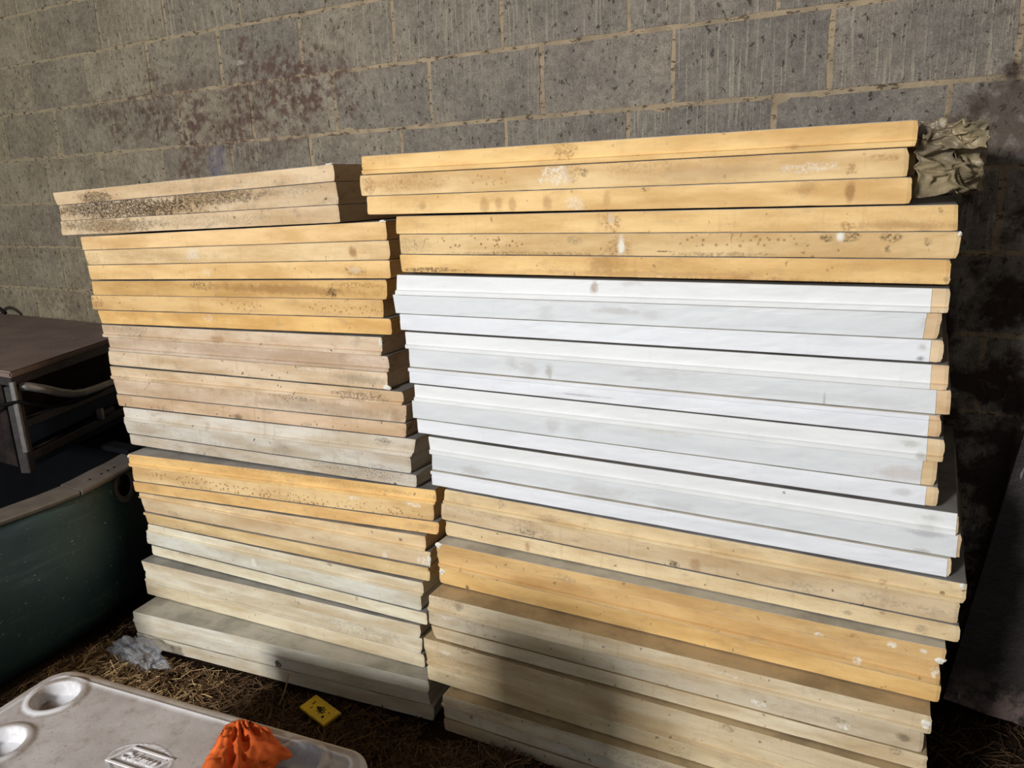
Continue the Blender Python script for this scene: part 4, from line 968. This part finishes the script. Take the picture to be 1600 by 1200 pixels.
me = text_mesh('Coleman', .0240, .0024, .35, .0003)
link('badge_lettering', me, M_raise, cooler, (LU-.002, LV, CH+.0003))
me = text_mesh('®', .011, .0014, 0, .0002); link('badge_lettering', me, M_raise, cooler, (LU+.049, LV+.012, CH+.0003))

# ------------------------------------------------------------------ orange cloth on the cool box
OUT = [(-1.167, .869), (-1.150, .845), (-1.135, .817), (-1.120, .79), (-1.091, .750), (-1.03, .725), (-.975, .745), (-.962, .79), (-.985, .822), (-.990, .845), (-.975, .862), (-1.015, .875), (-1.053, .887), (-1.1, .899), (-1.145, .893)]
cxy = Vector((-1.065, .815)); NS = 150; NR = 34
ang = sorted([(math.atan2(y-cxy.y, x-cxy.x), math.hypot(x-cxy.x, y-cxy.y)) for x, y in OUT])
def rad(a):
    aa = [x[0] for x in ang]; n = len(ang)
    for i in range(n):
        a0, r0 = ang[i]; a1, r1 = ang[(i+1) % n]
        if i == n-1: a1 += 2*math.pi
        for s_ in (0, 2*math.pi):
            if a0 <= a+s_ <= a1: t = (a+s_-a0)/(a1-a0); return r0+(r1-r0)*t
    return ang[0][1]
V = []; F = []; ztop = CG+CH+.004; pk = Vector((-1.15, .885))
for i in range(NR+1):
    t = i/NR
    for q in range(NS):
        a = -math.pi+2*math.pi*q/NS; r = rad(a)*t*(1+.03*nz(math.cos(a)*5, math.sin(a)*5, 1))
        x = cxy.x+r*math.cos(a); y = cxy.y+r*math.sin(a)
        an = math.atan2(y-pk.y, x-pk.x); ds = math.hypot(x-pk.x, y-pk.y)
        wx, wy = x+.02*nz(x*12, y*12, 3), y+.02*nz(x*12, y*12, 8)
        fold = max(0, 1-abs(nz(an*3.1+.6, ds*4, 2))*4.5); fold2 = max(0, 1-abs(nz(wx*17, wy*22, 5))*4.5); f4 = max(0, 1-abs(nz(wx*30+5, wy*26, 1))*4.0); f3 = nz(x*80, y*80, 1)
        h = .016*fold**1.4*min(ds/.04, 1)+.011*fold2**1.4+.005*f4+.0008*f3+.010+.008*nz(x*9, y*9, 4)
        env = (1-t**7); V.append((x-cxy.x+.004*nz(x*30, y*30, 9), y-cxy.y+.004*nz(x*30, y*30, 19), max(h, .002)*env+.0012+.006*t**6*max(0, nz(a*4, 2, 2))*2))
for i in range(NR):
    for q in range(NS): F.append((i*NS+q, (i+1)*NS+q, (i+1)*NS+(q+1) % NS, i*NS+(q+1) % NS))
k = NT('orange_cloth'); P = k.obj()
c = k.mix(k.ramp(k.noise(P, 16, 4), .3, .7), lin(226, 110, 52), lin(198, 88, 40))
c = k.mix(k.ramp(k.noise(P, 30, 4, .7), .66, .72, 0, .6), c, lin(120, 60, 40))
M_cloth = k.done(c, .85, k.bump(k.noise(P, 500, 2), .2, .0008, k.bump(k.noise(P, 45, 4, .6), .5, .004)), .15)
cl = link('cloth', mesh('cloth', V, F, True), M_cloth, None, (cxy.x, cxy.y, ztop))
md = cl.modifiers.new('thick', 'SOLIDIFY'); md.thickness = .0012; md.offset = 1
tag(cl, 'crumpled bright orange rag on the lid of the white cool box', 'cloth')
cl2 = link('cloth', crumple('cloth', 0, 0, 0, .045, .04, .022, 8, .4, 4, 1.8, -.02), M_cloth, None, (-1.02, 1.20, gz(-1.02, 1.20)+.03))
tag(cl2, 'small scrap of orange rag on the ground behind the cool box corner', 'cloth')

# ------------------------------------------------------------------ yellow packet on the ground
M_yel = simple('yellow_card', lin(226, 190, 36), .55, .3, var=.15, scale=30, bump=.15)
M_ink = simple('dark_print', lin(38, 40, 24), .7, .2)
M_pale = simple('paper_edge', lin(190, 180, 160), .8, .2)
pk_ = bpy.data.objects.new('packet', None); COL.objects.link(pk_); pz = gz(-1.43, 1.385)
pk_.location = (-1.430, 1.383, .012); pk_.rotation_euler = (math.radians(7), math.radians(3), math.radians(-12.5))
tag(pk_, 'small flat yellow packet with dark print lying in the straw', 'packet')
bm = bmesh.new(); add_box(bm, (-.058, -.029, 0), (.058, .029, .010), .001); link('cover', bm_mesh('cover', bm), M_yel, pk_)
bm = bmesh.new(); add_box(bm, (-.056, .0255, .0015), (.060, .0305, .0085)); link('page_edge', bm_mesh('page_edge', bm), M_pale, pk_)
bm = bmesh.new(); r_ = random.Random(3)
for q in range(9):
    a = q/9*math.tau; cx, cy = .006+.012*math.cos(a), .001+.009*math.sin(a)
    m4 = Matrix.Translation((cx, cy, .0104)) @ Matrix.Rotation(a*1.7, 4, 'Z'); add_box(bm, (-.005, -.0014, 0), (.005, .0014, .0003), 0, m4)
for (x, y, w_, h_) in ((-.034, .006, .002, .006), (-.026, -.010, .0015, .005), (.030, -.012, .004, .004), (.034, .008, .003, .0015), (-.002, .002, .012, .004), (.01, -.004, .009, .002)):
    add_box(bm, (x-w_, y-h_, .0103), (x+w_, y+h_, .0106))
link('print', bm_mesh('print', bm), M_ink, pk_)

# ------------------------------------------------------------------ clear plastic bag at the foot of the left stack
k = NT('clear_plastic'); P = k.obj(); tr = k.new('ShaderNodeBsdfTransparent'); mx = k.new('ShaderNodeMixShader')
k.done(lin(205, 208, 216), .22, k.bump(k.noise(P, 60, 4, .7), .6, .004), .8)
tr.inputs[0].default_value = (.93, .94, .96, 1)
k.set(mx.inputs[0], k.ramp(k.noise(P, 30, 4, .7), .3, .75, .12, .45)); k.t.links.new(tr.outputs[0], mx.inputs[1]); k.t.links.new(k.b.outputs[0], mx.inputs[2])
k.t.links.new(mx.outputs[0], k.n['Material Output'].inputs[0]); M_bag = k.m
bg = link('plastic_bag', crumple('plastic_bag', 0, 0, 0, .125, .048, .052, 5.5, .30, 5, 1.5, -.034), M_bag, None, (-2.135, 1.315, gz(-2.135, 1.315)+.040), math.radians(-4))
tag(bg, 'crumpled clear plastic bag on the straw at the foot of left stack', 'bag')

# ------------------------------------------------------------------ drum and crate added out of frame, with a pallet, to shade the lower bundles
M_shadow_drum = simple('shadow_drum_plastic', lin(44, 70, 110), .5, .4)
DX, DY = -0.97, .10; dr = bpy.data.objects.new('shadow_drum', None); COL.objects.link(dr); dr.location = (DX, DY, gz(DX, DY)+.085)
tag(dr, 'added unseen blue barrel that shades the lower foam bundles', 'shadow_drum')
V = []; F = []; N = 32; pr = [(.0, 0), (.165, 0), (.178, .02), (.178, .29), (.186, .30), (.186, .32), (.178, .33), (.178, .56), (.186, .57), (.186, .59), (.178, .60), (.178, .79), (.165, .82), (.155, .82), (.15, .81), (0, .81)]
for r, z in pr:
    for q in range(N): V.append((max(r, .001)*math.cos(math.tau*q/N), max(r, .001)*math.sin(math.tau*q/N), z))
for i in range(len(pr)-1):
    for q in range(N): F.append((i*N+q, i*N+(q+1) % N, (i+1)*N+(q+1) % N, (i+1)*N+q))
link('shadow_drum_body', mesh('shadow_drum_body', V, F, True), M_shadow_drum, dr)
for sx in (-.08, .08):
    bm = bmesh.new(); bmesh.ops.create_cone(bm, cap_ends=True, segments=16, radius1=.03, radius2=.028, depth=.02); link('shadow_drum_bung', bm_mesh('shadow_drum_bung', bm), M_black, dr, (sx, 0, .82))
pl = bpy.data.objects.new('shadow_pallet', None); COL.objects.link(pl); pl.location = (DX, DY, gz(DX, DY)+.012); tag(pl, 'added unseen wooden base raising the shading barrel', 'shadow_pallet')
M_shadow_crate = simple('shadow_crate_wood', lin(142, 112, 76), .85, .1, var=.4, scale=8)
cr_ = bpy.data.objects.new('shadow_crate', None); COL.objects.link(cr_); cr_.location = (-2.17, .36, gz(-2.17, .36)+.012)
tag(cr_, 'added unseen narrow slatted box that shades the lowest left bundle', 'shadow_crate')
for q in range(4):
    bm = bmesh.new(); add_box(bm, (-.24+q*.13, -.22, .045), (-.24+q*.13+.09, .22, .065), .003); link('shadow_slat', bm_mesh('shadow_slat', bm), M_shadow_crate, pl)
for q in (-.2, .16):
    bm = bmesh.new(); add_box(bm, (-.24, q, 0), (.24, q+.04, .0445), .003); link('shadow_pallet_bearer', bm_mesh('shadow_pallet_bearer', bm), M_shadow_crate, pl)
for side_ in range(4):
    W2, D2 = .085, .16
    for q in range(4):
        z = .01+q*.15; bm = bmesh.new()
        if side_ < 2: add_box(bm, (-W2, -.009, z), (W2, .009, z+.13), .002, Matrix.Translation((0, (D2 if side_ else -D2), 0)))
        else: add_box(bm, (-.009, -D2+.01, z), (.009, D2-.01, z+.13), .002, Matrix.Translation((W2-.009 if side_ == 3 else -W2+.009, 0, 0)))
        link('shadow_slat', bm_mesh('shadow_slat', bm), M_shadow_crate, cr_)
bm = bmesh.new(); add_box(bm, (-.070, -.148, 0), (.070, .148, .009)); link('base', bm_mesh('base', bm), M_shadow_crate, cr_)

# ------------------------------------------------------------------ loose bits on the floor
M_stone = simple('pale_stone', lin(150, 128, 104), .9, .1)
st_ = link('stone', lump(4, .02, .016, .012, 3), M_stone, None, (.125, 1.80, gz(.125, 1.80)+.009)); st_.data.name = 'stone'
tag(st_, 'small pale stone on dark dirt right of the foam stack', 'stone')

# ------------------------------------------------------------------ straw litter (uncountable)
rs = np.random.RandomState(7)
V = []; F = []; CV = []
def free(x, y):
    if y > 2.1: return False
    if x < .10 and y > 1.50: return False
    if -2.32 < x < -1.12 and y > 1.374+(x+2.22)*.122-.006: return False
    if -1.12 <= x <= .10 and y > 1.412+(x+1.02)*.034: return False
    if x < interp(FLR, y)+.02: return False
    px, py = x-cor.x, y-cor.y; lx = px*cu_.x+py*cu_.y; ly = px*cv_.x+py*cv_.y
    if -.0 < lx < CL and -.0 < ly < CW: return False
    return True
def blade(x, y, ln_, an, wd, lift, rise):
    z0 = gz(x, y)+.002+rise; bend = rs.uniform(-.5, .5)
    pts = []
    for t in (0, .5, 1):
        a = an+bend*(t-.5); px = x+math.cos(a)*ln_*(t-.5); py = y+math.sin(a)*ln_*(t-.5)
        if not free(px, py): return
        pts.append((px, py, max(z0+lift*(t), gz(px, py)+.001)))
    nx_, ny_ = -math.sin(an)*wd/2, math.cos(an)*wd/2; b = len(V)
    for p in pts: V.extend([(p[0]-nx_, p[1]-ny_, p[2]), (p[0], p[1], p[2]+wd*.6), (p[0]+nx_, p[1]+ny_, p[2])])
    for q in (0, 3):
        for e_ in (0, 1): F.append((b+q+e_, b+q+e_+3, b+q+e_+4, b+q+e_+1))
    CV.extend([rs.rand()*(.55 if x > 0 else .75 if x > -1.8 else 1.15)]*9)  # straw toned darker by area, standing in for shade on the floor
for N, x0, x1, y0, y1, rise in ((5200, -2.42, -1.1, .85, 1.48, .010), (2600, -2.42, -1.75, 1.0, 1.42, .022), (2000, -1.15, -.55, 1.1, 1.44, .010), (1300, -1.1, -.62, 1.28, 1.42, .03), (2600, .0, 1.3, 1.2, 2.1, .008), (4500, -2.4, 1.3, -.6, 1.4, .006), (300, -1.02, .1, 1.2, 1.44, .01)):
    for q in range(N):
        x, y = rs.uniform(x0, x1), rs.uniform(y0, y1)
        if rise > .015:
            cx, cy = ((-2.15, 1.2) if x0 < -2 else (-.82, 1.34)); g = math.exp(-(((x-cx)/.25)**2+((y-cy)/.16)**2))
            if rs.rand() > g*1.3: continue
            rz_ = rs.rand()*rise*g
        else: rz_ = rs.rand()*rise
        blade(x, y, rs.uniform(.015, .085)*(1.2 if rs.rand() < .1 else 1), rs.uniform(0, math.pi), rs.uniform(.0012, .0034), rs.uniform(-.004, .014), rz_)
me = mesh('straw', V, F); at = me.attributes.new('tone', 'FLOAT', 'POINT'); at.data.foreach_set('value', CV)
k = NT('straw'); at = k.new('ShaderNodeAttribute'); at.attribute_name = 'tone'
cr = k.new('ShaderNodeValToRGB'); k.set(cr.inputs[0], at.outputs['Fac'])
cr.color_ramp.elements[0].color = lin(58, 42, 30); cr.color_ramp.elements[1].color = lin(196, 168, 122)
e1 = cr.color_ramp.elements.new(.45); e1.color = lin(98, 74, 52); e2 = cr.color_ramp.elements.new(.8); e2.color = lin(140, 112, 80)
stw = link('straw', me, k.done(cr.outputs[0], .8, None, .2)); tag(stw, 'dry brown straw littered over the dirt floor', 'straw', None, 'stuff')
# a few single long stalks
M_stalk = simple('pale_stalk', lin(178, 152, 106), .8, .2, var=.3, scale=40)
for (x, y, dx, dy, z1, lb) in ((-1.565, 1.36, .012, .035, .085, 'pale straw stalk standing upright left of the yellow packet'),
                               (-.985, 1.34, .03, .045, .010, 'short pale straw stalk lying below corner of right stack'),
                               (-2.30, 1.12, .12, .07, .03, 'long pale straw stalk beside the green boat'),
                               (.30, 1.62, -.01, .07, .012, 'pale straw stalk on the dark floor at right')):
    p0 = Vector((x, y, gz(x, y)+.012)); p1 = Vector((dx, dy, z1)); pts = [p1*t+Vector((.006*math.sin(t*3), 0, .004*math.sin(t*math.pi))) for t in (0, .25, .5, .75, 1)]
    s_ = link('straw_stalk', tube_mesh('straw_stalk', pts, .0022, 6), M_stalk, None, p0); tag(s_, lb, 'straw')
